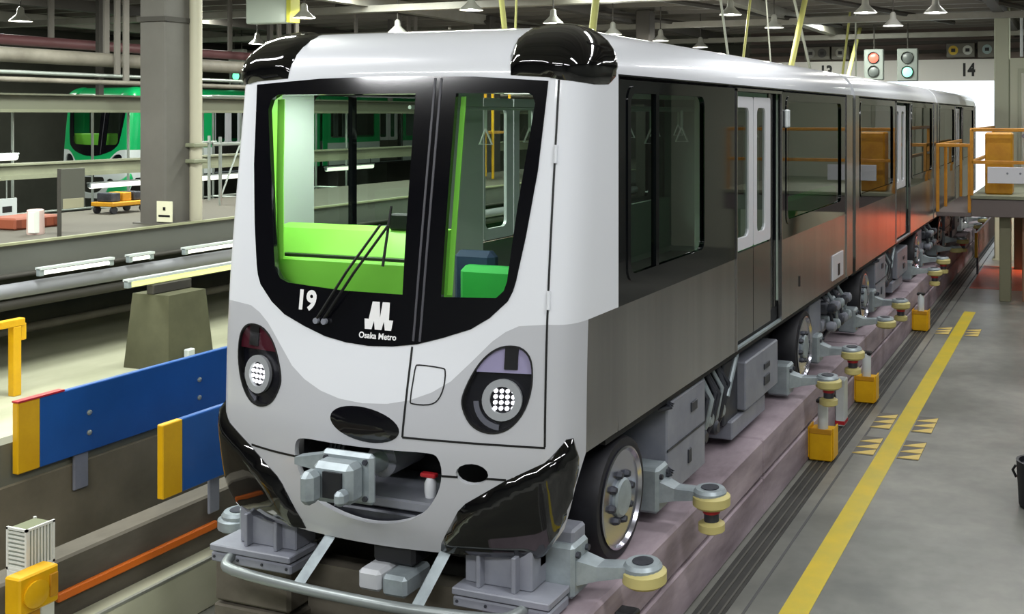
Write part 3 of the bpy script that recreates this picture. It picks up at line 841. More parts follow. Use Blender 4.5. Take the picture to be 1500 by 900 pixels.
PAL = dict(white=M_white, grey=M_grey, horn=M_black, pod=M_black, mask=M_mask, band=M_band, steel=M_steel, glass=M_glass_s, glass_far=glass('light_side_glass', (.72, .8, .74), ior=1.35), lining=mat('end_lining', '#9aa39d', .5))
M_green = mat('bright_green_paint', '#0fa05a', .3, coat=.5)
M_palew = mat('pale_grey_paint', '#c9d0d0', .35)
PALG = dict(white=M_green, grey=M_palew, horn=M_green, pod=M_green, mask=M_mask, band=M_green, steel=M_palew, glass=glass('pale_side_glass', (.6, .7, .66)), glass_far=glass('pale_side_glass', (.6, .7, .66)), lining=M_palew)

# ------------------------------------------------------------------ the shed
FZ = -.69
def sbox(name, a, b, m, ch=0, parent=None):
    mb = MB(); mb.box(a, b, ch)
    o = mb.build(name, m, parent)
    if parent is None: structure(o)
    return o
sbox('floor', (-32, -14, FZ - .2), (9, 36, FZ), M_floor)

M_ceil = mat('roof_deck_sheet', '#a39f97', .6, noise=(.8, '#7d7972', (.15, 3, 1)))
M_purlin = mat('purlin_steel', '#6a665f', .6)
M_wall = mat('hall_wall', '#7a7b70', .8, noise=(.5, '#66675d'))
M_wall_p = mat('pale_wall_panel', '#b9b6a8', .6)
ceil = sbox('ceiling', (-32, -14, 5.45), (9, 27.2, 5.6), M_ceil)
MB().box((-32, 27.2, 5.45), (-6.2, 34.2, 5.6)).build('deck_extension', M_ceil, ceil)
for i in range(24):
    y = 4.0 + i * .95
    mb = MB(); mb.box((-31.5, y, 5.22), (8.8, y + .12, 5.45)); mb.build('purlin', M_purlin, ceil)
for i, x in enumerate((-29, -25, -21, -17, -10.5, -6.9, -3.0, 2.0, 5.5)):
    mb = MB(); mb.box((x - .12, 2.0, 4.98), (x + .12, 27.0, 5.22)); mb.build('roof_beam', M_beam_d if i % 2 else M_beam, ceil)
for i, y in enumerate((13.0, 19.0, 24.5)):
    mb = MB(); mb.box((-31, y, 4.86), (8.6, y + .22, 5.0)); mb.build('tie_beam', M_beam, ceil)
# diagonal bracing under the deck
for i, x in enumerate((-5.0, -2.2, .6, -8.0, -12.0)):
    mb = MB(); mb.tube([(x, 14.0, 5.15), (x + 3.0, 21.0, 4.95)], .06, 6); mb.build('roof_brace', M_beam_d, ceil)

sbox('wall_left', (-32, -14, FZ), (-30, 34.2, 5.5), M_wall)
sbox('wall_back', (-32, -14.3, FZ), (9, -14, 5.5), mat('back_wall', '#5b5d58', .8))
sbox('wall_right', (8.6, -14, FZ), (9, 27.2, 5.5), mat('right_wall', '#5d6059', .7))
wf = sbox('wall_far', (-6.2, 27.0, 4.33), (9, 27.3, 5.5), mat('far_wall_brown', '#6f625c', .7))
mb = MB(); mb.box((-30, 34.0, FZ), (-6.2, 34.2, 5.45)); mb.box((-6.35, 27.0, FZ), (-6.2, 34.0, 5.45)); mb.build('wall_panel', M_wall, wf)
mb = MB(); mb.box((1.42, 27.0, FZ), (9, 27.3, 4.33)); mb.build('wall_panel', M_wall_p, wf)
mb = MB(); mb.box((-2.6, 27.0, FZ), (-2.0, 27.3, 3.71)); mb.build('door_pier', M_wall_p, wf)
for z in (4.55, 4.82, 5.08):
    mb = MB(); mb.box((-6.2, 26.82, z), (8.5, 27.0, z + .10)); mb.build('wall_rail', M_beam_d if z < 4.9 else M_beam, wf)
lint = sbox('door_lintel', (-6.2, 26.86, 3.71), (1.42, 27.0, 4.35), mat('lintel_white', '#ece8e4', .6))
for txt, x in (('13', -3.72), ('14', .56)):
    vs, fs = text_mesh(txt, .52, .02)
    mb = MB(); mb.add([(x + a * .8, 26.855, 3.86 + b) for a, b in vs], fs)
    mb.build('track_number_' + txt, M_seam, lint)

# lit sign boxes above the lintel
def sign_box(x0, x1, z0, z1, discs, label):
    t = thing('sign_box', label, 'sign', ((x0 + x1) / 2, 26.7, z0))
    w = (x1 - x0) / 2
    mb = MB(); mb.box((-w, -.1, 0), (w, .16, z1 - z0), .015); mb.build('case', mat('sign_case', '#6d6a62', .5), t)
    for dx, colr in discs:
        mb = MB(); mb.lathe([(.14, -.015), (.14, 0.0)], (dx * w, -.1, (z1 - z0) / 2), 'y', 18)
        d = mb.build('disc', mat('disc_' + colr.strip('#'), colr, .5), t)
        mb = MB(); mb.box((dx * w - .06, -.122, (z1 - z0) / 2 - .05), (dx * w + .06, -.114, (z1 - z0) / 2 + .05)); mb.build('disc_mark', M_seam, d)
sign_box(-.04, .78, 4.40, 4.81, [(-.5, '#d8b83a'), (.5, '#cfd2cc')], 'sign box with yellow and white discs above the number 14')
sign_box(.86, 1.40, 4.38, 4.85, [(0, '#9fb4b6')], 'sign box with one pale blue disc beside the steel column')
sign_box(-4.35, -3.55, 4.40, 4.80, [(-.5, '#8d8d88'), (.4, '#3a3a38')], 'grey sign box with two dull discs above the number 13')
sign_box(-3.5, -2.95, 4.40, 4.80, [(0, '#a5a59c')], 'small grey sign box with one disc next to the red signal')

def signal(loc, w, h, on, colr, label, rod_top):
    t = thing('signal_lamp', label, 'signal', loc)
    mb = MB(); mb.box((-w / 2, -.09, 0), (w / 2, .09, h), .02); mb.build('case', mat('signal_case', '#7d837d', .5), t)
    for k, zz in enumerate((h * .28, h * .72)):
        lit = (k == on)
        mb = MB(); mb.lathe([(w * .27, -.035), (w * .27, 0), (w * .30, 0), (w * .30, -.03)], (0, -.09, zz), 'y', 20, cap=False); mb.build('hood', mat('signal_hood', '#3e423f', .5), t)
        mb = MB(); mb.lathe([(.001, -.03), (w * .2, -.022), (w * .25, 0)], (0, -.092, zz), 'y', 20)
        mb.build('lens', mat('signal_' + colr.strip('#'), colr, .3, emit=1.4) if lit else mat('signal_off', '#5d625f', .4), t, smooth=40)
    mb = MB(); mb.tube([(0, 0, h), (0, 0, rod_top - loc[2])], .02, 6); mb.build('hanger_rod', M_beam_d, t)
signal((-1.70, 24.0, 3.66), .54, .86, 1, '#ff5a4a', 'hanging signal box showing a red light', 5.45)
signal((-.77, 24.0, 3.62), .56, .9, 0, '#8dffd8', 'hanging signal box showing a green light beside the number 14', 5.45)
signal((-20.43, 20.0, 3.48), .56, .55, 1, '#7affc0', 'small hanging signal box showing a green light over the far green tram', 4.28)
t = tag(MB().box((-.3, -.1, 0), (.3, .1, .42), .03).build('junction_box', mat('junction_grey', '#a9a9a0', .5), None, loc=(-20.45, 20.0, 4.28)), 'pale grey junction box on two rods over the green signal', 'box')
mb = MB(); mb.tube([(-.15, 0, .4), (-.15, 0, 1.2)], .02, 6); mb.tube([(.15, 0, .4), (.15, 0, 1.2)], .02, 6); mb.build('hanger_rods', M_beam_d, t)
t = thing('suspended_cabinet', 'pale suspended cabinet with yellow edge under the roof beside the steel column', 'cabinet', (-10.25, 10.0, 4.37))
MB().box((-.52, -.12, 0), (.42, .12, 1.0), .02).build('panel_case', mat('panel_pale', '#b9c4b8', .5), t)
MB().box((.42, -.13, 0), (.52, .13, 1.0), .01).build('panel_edge', mat('panel_edge_yellow', '#c9c84a', .5), t)
MB().tube([(0, 0, 1.0), (0, 0, 1.08)], .03, 6).build('hanger', M_beam_d, t)

# bell lamps
M_bell = mat('bell_lamp_aluminium', '#c9cac2', .3, metal=.6)
M_bulb = mat('lamp_diffuser', '#fff6e0', .4, emit=3)
lamps = [(-14.71, 8.44), (-15.17, 15.02), (-9.33, 9.76), (-9.74, 13.13), (-5.64, 12.3), (-5.72, 15.22), (-5.5, 17.44), (-5.43, 20.02), (-1.96, 11.86), (-2.0, 14.79), (.3, 12.34), (.3, 15.16), (1.42, 12.76), (-5.75, 9.58)]
protoL = None
for i, (x, y) in enumerate(lamps):
    if protoL is None:
        protoL = thing('bell_lamp', 'aluminium bell lamp hanging above the large lagged pipe', 'lamp', (x, y, 4.42), 0, 'bell lamps under the roof')
        MB().lathe([(.20, 0), (.185, .02), (.10, .10), (.065, .14), (.055, .24), (.03, .27), (.0001, .28)], (0, 0, 0), 'z', 18).build('bell_shade', M_bell, protoL, smooth=40)
        MB().lathe([(.0001, .0), (.15, .01), (.15, .02)], (0, 0, 0), 'z', 14).build('diffuser', M_bulb, protoL)
        MB().tube([(0, 0, .26), (0, 0, 1.04)], .012, 6).build('rod', M_beam_d, protoL)
        ld = bpy.data.lights.new('bell_bulb', 'POINT'); ld.energy = 45; ld.shadow_soft_size = .06; ld.color = (1, .97, .9)
        lb = bpy.data.objects.new('bell_bulb', ld); COL.objects.link(lb); lb.parent = protoL; lb.location = (0, 0, -.09)
    else:
        c = copy_tree(protoL, None, (x, y, 4.42))
        c['label'] = 'aluminium bell lamp hanging above the white tram roof'
        if i == 3: c['label'] = 'aluminium bell lamp hanging just over the white brow of the tram'
        if i == 13: c['label'] = 'aluminium bell lamp hanging near the dark column beyond the white brow'
        if i == 4: c['label'] = 'aluminium bell lamp hanging over the black roof fairing next to the thick cable'
        if i in (8, 9): c['label'] = 'large aluminium bell lamp hanging between the slung cables'
        if i == 1: c['label'] = 'aluminium bell lamp hanging just above the black roof fairing by the green signal'
        if i == 2: c['label'] = 'aluminium bell lamp hanging right beside the suspended cabinet'
        if i in (10, 11): c['label'] = 'aluminium bell lamp hanging near the red and green signals'
        if i == 12: c['label'] = 'aluminium bell lamp hanging over the number 14'

# hanging pull cables
M_rope = mat('pale_yellow_cable', '#c8c878', .5)
M_rope_w = mat('pale_grey_cable', '#b9bcae', .5)
cables = [((3.4, 4.0), (3.62, 3.0), .028, 0), ((3.75, 4.0), (3.68, 3.0), .012, 0), ((5.7, 4.3), (5.35, 3.0), .045, 0), ((9.9, 5.3), (10.9, 3.0), .02, 1), ((12.1, 5.3), (11.2, 3.0), .022, 0), ((12.7, 5.3), (13.3, 3.0), .014, 1),
          ((15.9, 5.3), (14.1, 3.0), .06, 0), ((16.0, 5.3), (18.3, 3.0), .03, 1), ((20.3, 5.3), (19.0, 3.0), .03, 0), ((25.0, 5.2), (22.5, 3.0), .06, 0), ((20.9, 5.2), (21.0, 3.0), .02, 1)]
names = ['thick pale yellow cable slung from the roof near the first roof fairing', 'thin pale grey cable hanging from the roof']
for (ya, za), (yb, zb), r, k in cables:
    ext = 5.4
    cx_ = -2.3 if ya == 25.0 else (-1.95 if ya == 16.0 else -1.6)
    yt = ya + (ya - yb) / (za - zb) * (ext - za)
    mb = MB(); mb.tube([(0, 0, ext - zb), (0, (yb - yt) * .5, (ext - zb) * .5), (0, yb - yt, 0)], r, 7)
    o = mb.build('hanging_cable', M_rope_w if k else M_rope, None, smooth=60, loc=(cx_, yt, zb))
    lab = 'pale grey cable slung slanting from the roof behind the white tram' if k else ('thick pale yellow cable slung from the roof behind the white tram' if r > .025 else 'thin pale yellow cable slung from the roof behind the white tram')
    tag(o, lab, 'cable', 'cables slung behind the white tram')

# steel columns
def column(loc, h, w, label, m=M_beam, pipe=False):
    t = thing('steel_column', label, 'column', loc)
    mb = MB()
    mb.box((-w / 2, -w / 2, 0), (w / 2, w / 2, h), .02)
    mb.build('shaft', m, t)
    MB().box((-w * .62, -w * .62, 0), (w * .62, w * .62, .03)).build('base_plate', m, t)
    return t
c1 = column((-6.9, 4.36, 1.32), 3.9, .42, 'grey steel column with conduit and notice standing on the raised platform', mat('column_grey', '#625f5a', .6, noise=(1.2, '#57544f')))
MB().tube([(.26, .22, 0), (.26, .22, 3.7)], .075, 10).build('conduit', mat('conduit_beige', '#b4af9c', .5), c1, smooth=60)
for z in (.75, .95, 2.9):
    MB().box((.10, .10, z), (.36, .32, z + .05), .01).build('conduit_clamp', M_beam_g, c1)
MB().box((.10, -.235, .05), (.34, -.222, .30)).build('notice', mat('notice_cream', '#d8d6bb', .6), c1)
MB().box((.20, -.238, .19), (.24, -.234, .23)).build('notice_mark', M_seam, c1)
MB().box((.13, -.238, .11), (.31, -.234, .135)).build('notice_mark', M_seam, c1)
MB().box((-.23, -.23, 2.5), (.23, .23, 2.56), .0).build('column_band', M_beam_d, c1)
column((-10.5, 18, FZ), 5.9, .5, 'dark steel column beyond the left half of the white tram roof', M_beam_d)
column((-6.12, 18, FZ), 5.9, .36, 'dark steel column beyond the black roof fairing', M_beam_d)
column((2.0, 20.2, FZ), 6.0, .34, 'pale green steel column at the edge of the bright doorway', mat('pale_green_column', '#a9ad98', .6))

# ------------------------------------------------------------------ right hand floor: gutter, line, mats
gut = sbox('floor_gutter', (1.33, -6, FZ), (1.54, 26, FZ + .004), mat('gutter_dark', '#3a3a37', .7, noise=(3, '#2c2c2a')))
for k in range(3):
    MB().box((1.37 + k * .065, -6, FZ + .004), (1.385 + k * .065, 26, FZ + .012)).build('gutter_bar', mat('gutter_bar', '#56554f', .5), gut)
sbox('floor_joint', (1.64, -6, FZ), (1.66, 26, FZ + .003), mat('joint_dark', '#4f5050', .7))
tag(MB().box((0, 0, 0), (.19, 20, .004)).build('floor_line', mat('yellow_floor_paint', '#d4b91c', .4, noise=(2.2, '#bcae3e')), None, loc=(1.875, -7, FZ)), 'yellow painted line running along the grey workshop floor', 'floor marking')
M_tri = mat('pale_yellow_mat', '#d6bc6a', .6)
M_trid = mat('mat_dark', '#63605a', .7)
def tread(x, y, w, label):
    t = thing('hazard_mat', label, 'floor marking', (x, y, FZ), 0, 'hazard mats beside the yellow line')
    MB().box((0, 0, 0), (w, .62, .004)).build('mat_base', M_trid, t)
    for k in range(3):
        y0 = .02 + k * .20
        MB().prism([(0.0, y0), (w, y0), (w, y0 + .17)], 'z', .004, .010).build('triangle', M_tri, t)
for x in (1.64, 2.08):
    for y in (4.68, 5.62):
        tread(x, y, .21, 'three pale yellow triangles %s the yellow line, %s the first yellow box' % ('guideway side of' if x < 2 else 'walkway side of', 'beside' if y < 5 else 'just past'))
for x in (1.64, 2.08):
    tread(x, 10.9, .21, 'set of three pale yellow triangles at the far end of the painted line, %s side' % ('guideway' if x < 2 else 'walkway'))

# ------------------------------------------------------------------ guideway
gr = structure(thing('guideway_beam', '', '', (0, 0, 0)))
for key in ('label', 'category'): del gr[key]
for k in range(7):
    y0 = -1.2 + k * 4.0; y1 = y0 + 3.985
    MB().box((.70, y0, -.36), (1.28, y1, -.05), .02).build('upper_course', M_conc_r, gr)
    MB().box((.68, y0, FZ), (1.285, y1, -.375), .012).build('lower_course', M_conc_r, gr)
gl = structure(thing('guideway_beam', '', '', (0, 0, 0)))
for key in ('label', 'category'): del gl[key]
for k in range(7):
    y0 = -.62 + k * 4.0; y1 = y0 + 3.985
    MB().box((-1.28, y0, -.36), (-.70, y1, -.05), .02).build('upper_course', M_conc_l, gl)
    MB().box((-1.285, y0, FZ), (-.68, y1, -.375), .012).build('lower_course', M_conc_l, gl)
sbox('pit_cross_wall', (-.70, -.45, FZ), (.70, -.30, -.10), M_conc_l)
sbox('pit_floor_slab', (-1.78, -5, FZ), (-1.05, -.62, FZ + .05), M_conc_p)
sbox('pit_centre_floor', (-1.04, -5, FZ), (1.3, -.5, FZ + .01), M_conc_d)
# left guide wall of this track with its ledge
sbox('guide_wall', (-2.15, -6, FZ), (-1.95, 27, 0.0), M_conc_l, .015)
sbox('guide_wall_ledge', (-1.95, -6, FZ), (-1.77, 27, -.36), M_conc_g, .01)
sbox('guide_wall_edge', (-1.79, -6, -.36), (-1.765, 27, -.345), mat('edge_angle', '#8d8f86', .5, metal=.3))
tag(MB().box((0, 0, 0), (.035, 1.25, .055), .008).build('conductor_cover', mat('orange_cover', '#e0701e', .4), None, loc=(-1.95, -1.18, -.245)), 'orange cover strip of the conductor rail on the left guide wall', 'strip')
# far side of the neighbouring track
sbox('track_wall', (-3.1, -6, FZ), (-2.95, 27, .18), mat('beige_wall', '#857c66', .8, noise=(1.5, '#6a6350')), .01)
sbox('track_slab', (-8.4, -8, FZ), (-3.1, 27, 0.0), M_conc_g)
sbox('track_kerb', (-3.12, -6, .18), (-2.965, 27, .46), mat('kerb_grey', '#6f6f5f', .8))
sbox('trench_slab', (-2.95, -6, FZ), (-2.15, 27, FZ + .05), M_conc_d)

def board(name, label, x, y0, y1, z0, z1, hang):
    t = thing(name, label, 'board', (x, y0, z0))
    h = z1 - z0; L = y1 - y0
    MB().box((-.025, .165, 0), (.025, L, h), .006).build('panel', M_blue, t)
    MB().box((-.027, 0, 0), (.027, .165, h), .006).build('end_cap', M_yellow, t)
    for k in range(int(L / 1.0)):
        yy = .55 + k * 1.02
        for zz in (h * .28, h * .58) if True else ():
            MB().lathe([(.020, .0), (.020, .008), (.010, .014), (.0001, .015)], (.025, yy, zz), 'x', 8).build('bolt', M_galv, t)
    for k in range(int(L / 2.0) + 1):
        yy = .45 + k * 2.0
        if yy < L: MB().box(*(((-.025, yy, -.26), (.0, yy + .12, .02)) if hang else ((-.05, yy, -z0 - .12), (-.026, yy + .10, .35))), .008).build('bracket', M_metal, t)
    return t
board('guide_board', 'long blue guide board with a yellow end beside the neighbouring track', -2.92, -.69, 24, .25, .73, True)
board('guide_board', 'shorter blue guide board with a yellow end beside the white tram', -1.88, -.47, 24, .14, .63, False)
MB().box((-.03, 0, 0), (.03, .35, .012)).build('board_edge', M_red, bpy.data.objects['guide_board'], loc=(0, 0, .48))
t = thing('guide_board', 'brown guide board with a yellow end under the yellow railing', 'board', (1.68, 17.2, -.30))
MB().box((-.025, .1, 0), (.025, 7.5, .52), .006).build('panel', mat('brown_board', '#5d4a4c', .5), t)
MB().box((-.03, 0, 0), (.03, .1, .52), .006).build('end_cap', M_yellow, t)
MB().box((-.02, .3, -.40), (.02, .4, 0)).build('bracket', M_metal_d, t); MB().box((-.02, 6, -.40), (.02, 6.1, 0)).build('bracket', M_metal_d, t)

# pipe in the trench between the tracks
tag(MB().tube([(0, 0, 0), (0, 28, 0)], .07, 10).build('trench_pipe', mat('trench_pipe', '#5f6259', .5), None, smooth=60, loc=(-2.62, -5, FZ + .12)), 'grey pipe lying in the trench under the blue boards', 'pipe')
tag(MB().tube([(0, 0, 0), (0, 28, 0)], .04, 8).build('trench_pipe', mat('trench_pipe', '#5f6259', .5), None, smooth=60, loc=(-2.35, -5, FZ + .09)), 'thin cable pipe lying in the trench next to the guide wall', 'pipe')

# white grille cabinet and yellow end box on the ledge
t = thing('grille_cabinet', 'white cabinet with louvred cage top on the ledge by the orange strip', 'cabinet', (-1.865, -1.40, -.36))
M_cab = mat('cabinet_white', '#e2e4dc', .5)
MB().box((-.08, -.09, 0), (.08, .09, .44), .006).build('body', M_cab, t)
MB().box((-.072, -.082, .44), (.072, .082, .66)).build('cage_core', mat('cage_core', '#8f958a', .6), t)
for x in (-.08, .066):
    for y in (-.09, .076):
        MB().box((x, y, .44), (x + .014, y + .014, .68)).build('cage_post', M_cab, t)
for k in range(9):
    MB().box((-.075, -.088, .455 + k * .024), (.075, -.080, .466 + k * .024)).build('louvre', M_cab, t)
for k in range(8):
    MB().box((.070, -.075 + k * .02, .45), (.078, -.066 + k * .02, .67)).build('louvre', M_cab, t)
for k in range(4):
    zz = (.44, .668)[k % 2]
    MB().box((-.08, -.09, zz), (.08, -.078, zz + .014)).build('cage_rail', M_cab, t) if k < 2 else MB().box((.068, -.09, zz), (.08, .09, zz + .014)).build('cage_rail', M_cab, t)
MB().box((-.072, -.082, .66), (.072, .082, .672)).build('mesh_top', mat('mesh_olive', '#6d7354', .7), t)
t = thing('end_box', 'small yellow stop box on a short post at the near end of the orange strip', 'box', (-1.69, -1.53, FZ + .05))
MB().box((-.03, -.03, 0), (.03, .03, .58), .004).build('post', M_yell_d, t)
MB().box((-.06, -.12, .56), (.06, .12, .77), .01).build('box_body', M_yellow, t)
MB().lathe([(.07, 0), (.075, .02), (.04, .03), (.0001, .03)], (.06, -.03, .66), 'x', 16).build('round_cap', M_yellow, t, smooth=40)
MB().box((.055, .06, .60), (.07, .11, .73), .004).build('box_lid', M_yell_d, t)

# small grille box low on the pit floor
t = thing('grille_box', 'small white grille box on the pale pit floor under the front tube', 'box', (-1.66, -1.05, FZ + .05))
MB().box((-.09, 0, 0), (.09, .2, .2), .006).build('box_body', mat('cabinet_white', '#e2e4dc', .5), t)
for k in range(6): MB().box((-.08, -.008, .04 + k * .024), (.08, 0, .052 + k * .024)).build('louvre', M_metal, t)

# ------------------------------------------------------------------ raised platform on the left
plat = sbox('platform', (-9.3, -8, 1.0), (-6.5, 27, 1.32), mat('platform_edge', '#5c5d57', .7, noise=(.8, '#4d4e49', (1, .3, 1))))
MB().box((-9.3, -8, 1.32), (-6.48, 27, 1.335)).build('platform_top', mat('platform_top', '#514d44', .8), plat)
MB().box((-6.53, -8, 1.335), (-6.47, 27, 1.36)).build('platform_nosing', mat('nosing_olive', '#8e8f72', .6), plat)
sbox('platform_wall', (-8.6, -8, 0), (-8.4, 27, 1.0), M_conc_d)
for i, (nm, x, z, r, lab, m) in enumerate((('service_pipe', -6.30, .90, .075, 'fat grey service pipe slung under the platform edge', mat('pipe_lilac_grey', '#85868c', .5)),
                                    ('service_pipe', -6.42, 1.03, .025, 'thin dark pipe under the platform edge', M_beam_d), ('service_pipe', -7.6, .22, .05, 'pipe at the foot of the wall under the platform', M_pipe),
                                    ('service_pipe', -6.6, .70, .05, 'dark pipe under the fat service pipe', M_beam_d))):
    tag(MB().tube([(0, 0, 0), (0, 33, 0)], r, 10).build(nm, m, None, smooth=60, loc=(x, -7, z)), lab, 'pipe')
M_tube = mat('fluorescent_tube', '#f4f6e6', .4, emit=1.6)
M_tube_y = mat('yellowish_tube', '#dfe59a', .4, emit=1.0)
def tube_light(x, ya, yb, z, label, m=M_tube, group='tube lamps along the platforms', r=.022, rod=None):
    t = thing('tube_lamp', label, 'lamp', (x, ya, z), 0, group)
    L = yb - ya
    MB().tube([(0, .03, 0), (0, L - .03, 0)], r, 8).build('tube', m, t, smooth=60)
    for y in (0, L - .05): MB().box((-.03, y, -.03), (.03, y + .05, .05), .006).build('lamp_socket', M_metal_l, t)
    MB().box((-.04, 0, .035), (.04, L, .06)).build('reflector', M_palew, t)
    if rod:
        for y in (.1, L - .1): MB().tube([(0, y, .05), (0, y, rod)], .01, 5).build('hanger', M_beam_d, t)
tube_light(-6.20, 2.07, 2.96, 1.05, 'white tube lamp fixed under the platform edge near the yellow post')
tube_light(-6.20, 3.16, 3.50, 1.05, 'short white tube lamp fixed under the platform edge')
tube_light(-6.20, 3.95, 5.2, 1.04, 'white tube lamp fixed under the platform edge close to the white tram')
tube_light(-5.4, 2.42, 5.2, .92, 'long yellowish tube lamp over the concrete pedestal', M_tube_y, r=.03)
tube_light(-11.9, 7.5, 8.8, 1.48, 'bright tube lamp under the walkway girder next to the notice column', r=.05, rod=.188)
tube_light(-11.9, 9.7, 11.2, 1.48, 'bright tube lamp under the walkway girder behind the white tram', r=.05, rod=.188)
tube_light(-11.9, 13.5, 15.2, 1.48, 'bright tube lamp under the walkway girder seen through the windscreen', r=.05, rod=.188)
tube_light(-12, 5.6, 6.3, 2.02, 'bright tube lamp at the near end of the walkway girder', r=.06, rod=.1)

t = thing('concrete_pedestal', 'dark tapered concrete pedestal under the yellowish tube lamp', 'pedestal', (-5.4, 2.98, 0))
mb = MB()
a, b = .31, .25
mb.add([(-a, -a, 0), (a, -a, 0), (a, a, 0), (-a, a, 0), (-b, -b, .78), (b, -b, .78), (b, b, .78), (-b, b, .78)], [(0, 1, 2, 3), (4, 5, 6, 7), (0, 1, 5, 4), (1, 2, 6, 5), (2, 3, 7, 6), (3, 0, 4, 7)])
mb.build('pedestal_body', mat('olive_concrete', '#55553f', .85, noise=(2, '#464632')), t)
MB().box((-.05, -.26, .78), (.05, .26, .885), .01).build('bearing_bar', M_beam_d, t)
MB().box((.262, .02, .62), (.272, .2, .72)).build('yellow_mark', M_yell_d, t).rotation_euler = (0, -.11, 0)
MB().box((.315, -.12, 0.0), (.38, -.02, .2), .01).build('white_tag', M_palew, t)
t = thing('yellow_rail', 'yellow steel barrier post with top rail standing on the neighbouring track', 'railing', (-5.72, 1.45, 0))
MB().box((-.04, -.04, 0), (.04, .04, .66), .006).build('post', M_yellow, t)
MB().box((-.04, -.75, .66), (.04, .08, .73), .006).build('top_rail', M_yellow, t)
MB().box((-.03, .04, .52), (.03, .10, .68), .006).build('rail_hook', M_yellow, t)
MB().box((-.04, -.75, 0), (.04, -.67, .66), .006).build('post', M_yellow, t)

# things on the platform
t = thing('dark_board', 'dark upright panel on a thin post at the platform edge', 'panel', (-6.62, 2.66, 1.335))
MB().box((-.02, 0, .31), (.02, .30, .75), .006).build('panel', mat('board_dark', '#4a4a42', .6), t)
MB().box((-.024, .02, .31), (.024, .28, .42), .004).build('panel_foot', mat('board_foot', '#8e8a72', .6), t)
MB().box((-.015, -.02, 0), (.015, .01, .75)).build('post', M_beam_d, t)
t = thing('bin', 'white and pink cylindrical bin on the platform', 'bin', (-7.2, 2.83, 1.335))
MB().lathe([(.085, 0), (.09, .02), (.085, .27), (.07, .28)], (0, 0, 0), 'z', 16).build('bin_body', mat('bin_pink', '#d3b8b0', .5), t, smooth=40)
MB().box((-.005, -.09, .02), (.088, -.02, .26), .004).build('bin_label', mat('cabinet_white', '#e2e4dc', .5), t)
t = thing('crate', 'low orange red crate on the platform beside the bin', 'crate', (-8.0, 3.3, 1.335))
MB().box((-.25, -.3, 0), (.25, .3, .14), .02).build('crate_body', mat('crate_orange', '#8f4a32', .6), t)
for k in range(4): MB().box((-.26, -.28 + k * .16, .03), (.26, -.22 + k * .16, .12)).build('crate_slat', mat('crate_slat', '#7a3c28', .6), t)
t = thing('hand_cart', 'small yellow hand cart on the platform by the column', 'cart', (-8.6, 5.2, 1.335))
MB().box((-.2, -.3, .10), (.2, .3, .16), .01).build('cart_deck', M_yell_d, t)
for x in (-.15, .15):
    for y in (-.24, .24): MB().lathe([(.05, -.02), (.05, .02)], (x, y, .05), 'x', 12).build('cart_wheel', M_rubber, t)
for k in range(3): MB().box((-.16, -.24 + k * .18, .16), (.12, -.1 + k * .18, .28), .01).build('load_box', M_yell_d if k % 2 else M_metal_d, t)
t = thing('traffic_cone', 'orange red cone on the platform just left of the white tram', 'cone', (-8.0, 7.05, 1.335))
MB().lathe([(.15, .03), (.03, .36), (.0001, .37)], (0, 0, 0), 'z', 16).build('cone_body', mat('cone_orange', '#c8401f', .5), t, smooth=40)
MB().box((-.17, -.17, 0), (.17, .17, .03), .01).build('cone_base', mat('cone_orange', '#c8401f', .5), t)
t = tag(MB().box((-.015, -.13, 0), (.015, .13, .26)).build('white_notice', M_palew, None, loc=(-9.2, 4.0, 1.336)), 'white notice plate standing on the platform beyond the bin', 'sign')
MB().box((.015, -.07, .08), (.018, .06, .16)).build('notice_mark', M_seam, t)
MB().tube([(0, 0, .26), (0, 0, .5)], .008, 5).build('top_rod', M_galv, t)

# walkway girder, big pipes and cable trays beyond the platform, all running along the shed
t = thing('walkway_girder', 'long grey green walkway girder crossing in front of the green tram', 'girder', (-12, -6, 1.64))
MB().box((-.3, 0, .03), (.3, 32.5, .10)).build('deck', M_beam_g, t)
MB().box((.22, 0, .06), (.28, 33, .27)).build('web', M_beam_g, t)
MB().box((.05, 0, .25), (.34, 33, .28)).build('flange', M_beam_g, t)
for k in range(4):
    p = thing('girder_post', 'dark steel post carrying the walkway girder', 'post', (-12.1, 5.0 + k * 7.2, FZ), 0, 'posts under the walkway girder')
    MB().box((-.1, -.1, 0), (.1, .1, 1.67 - FZ)).build('post_shaft', M_beam_d, p)
    MB().box((-.2, -.2, 0), (.2, .2, .03)).build('foot_plate', M_beam_d, p)
for nm, x, z, r, lab, m, cat in (('main_duct', -11.9, 3.62, .12, 'large lagged pipe running below the roof beams', M_pipe, 'pipe'), ('main_duct', -13.2, 3.95, .09, 'reddish pipe running above the large lagged pipe', mat('pipe_maroon', '#6b4548', .5), 'pipe'),
                            ('cable_pipe', -11.65, 3.34, .03, 'thin pale pipe below the large lagged pipe', M_galv, 'pipe'), ('cable_pipe', -11.45, 3.22, .04, 'dark pipe below the thin pale pipe', M_pipe, 'pipe')):
    o = tag(MB().tube([(0, 0, 0), (0, 33, 0)], r, 12).build(nm, m, None, smooth=60, loc=(x, -6, z)), lab, cat)
    for k in range(7):
        MB().box((-.02, 1.2 + k * 4.2, r * .9), (.02, 1.3 + k * 4.2, 5.3 - z)).build('hanger', M_purlin, o)
t = thing('crane_rail', 'grey green crane rail girder running above the green tram', 'girder', (-12.4, -6, 2.72))
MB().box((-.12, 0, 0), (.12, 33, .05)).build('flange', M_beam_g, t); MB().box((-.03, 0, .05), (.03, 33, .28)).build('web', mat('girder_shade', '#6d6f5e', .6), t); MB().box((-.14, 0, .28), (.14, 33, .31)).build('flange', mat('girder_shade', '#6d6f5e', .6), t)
for k in range(7): MB().box((-.04, 1.5 + k * 4.2, .31), (.04, 1.6 + k * 4.2, 2.35)).build('hanger', M_beam_d, t)

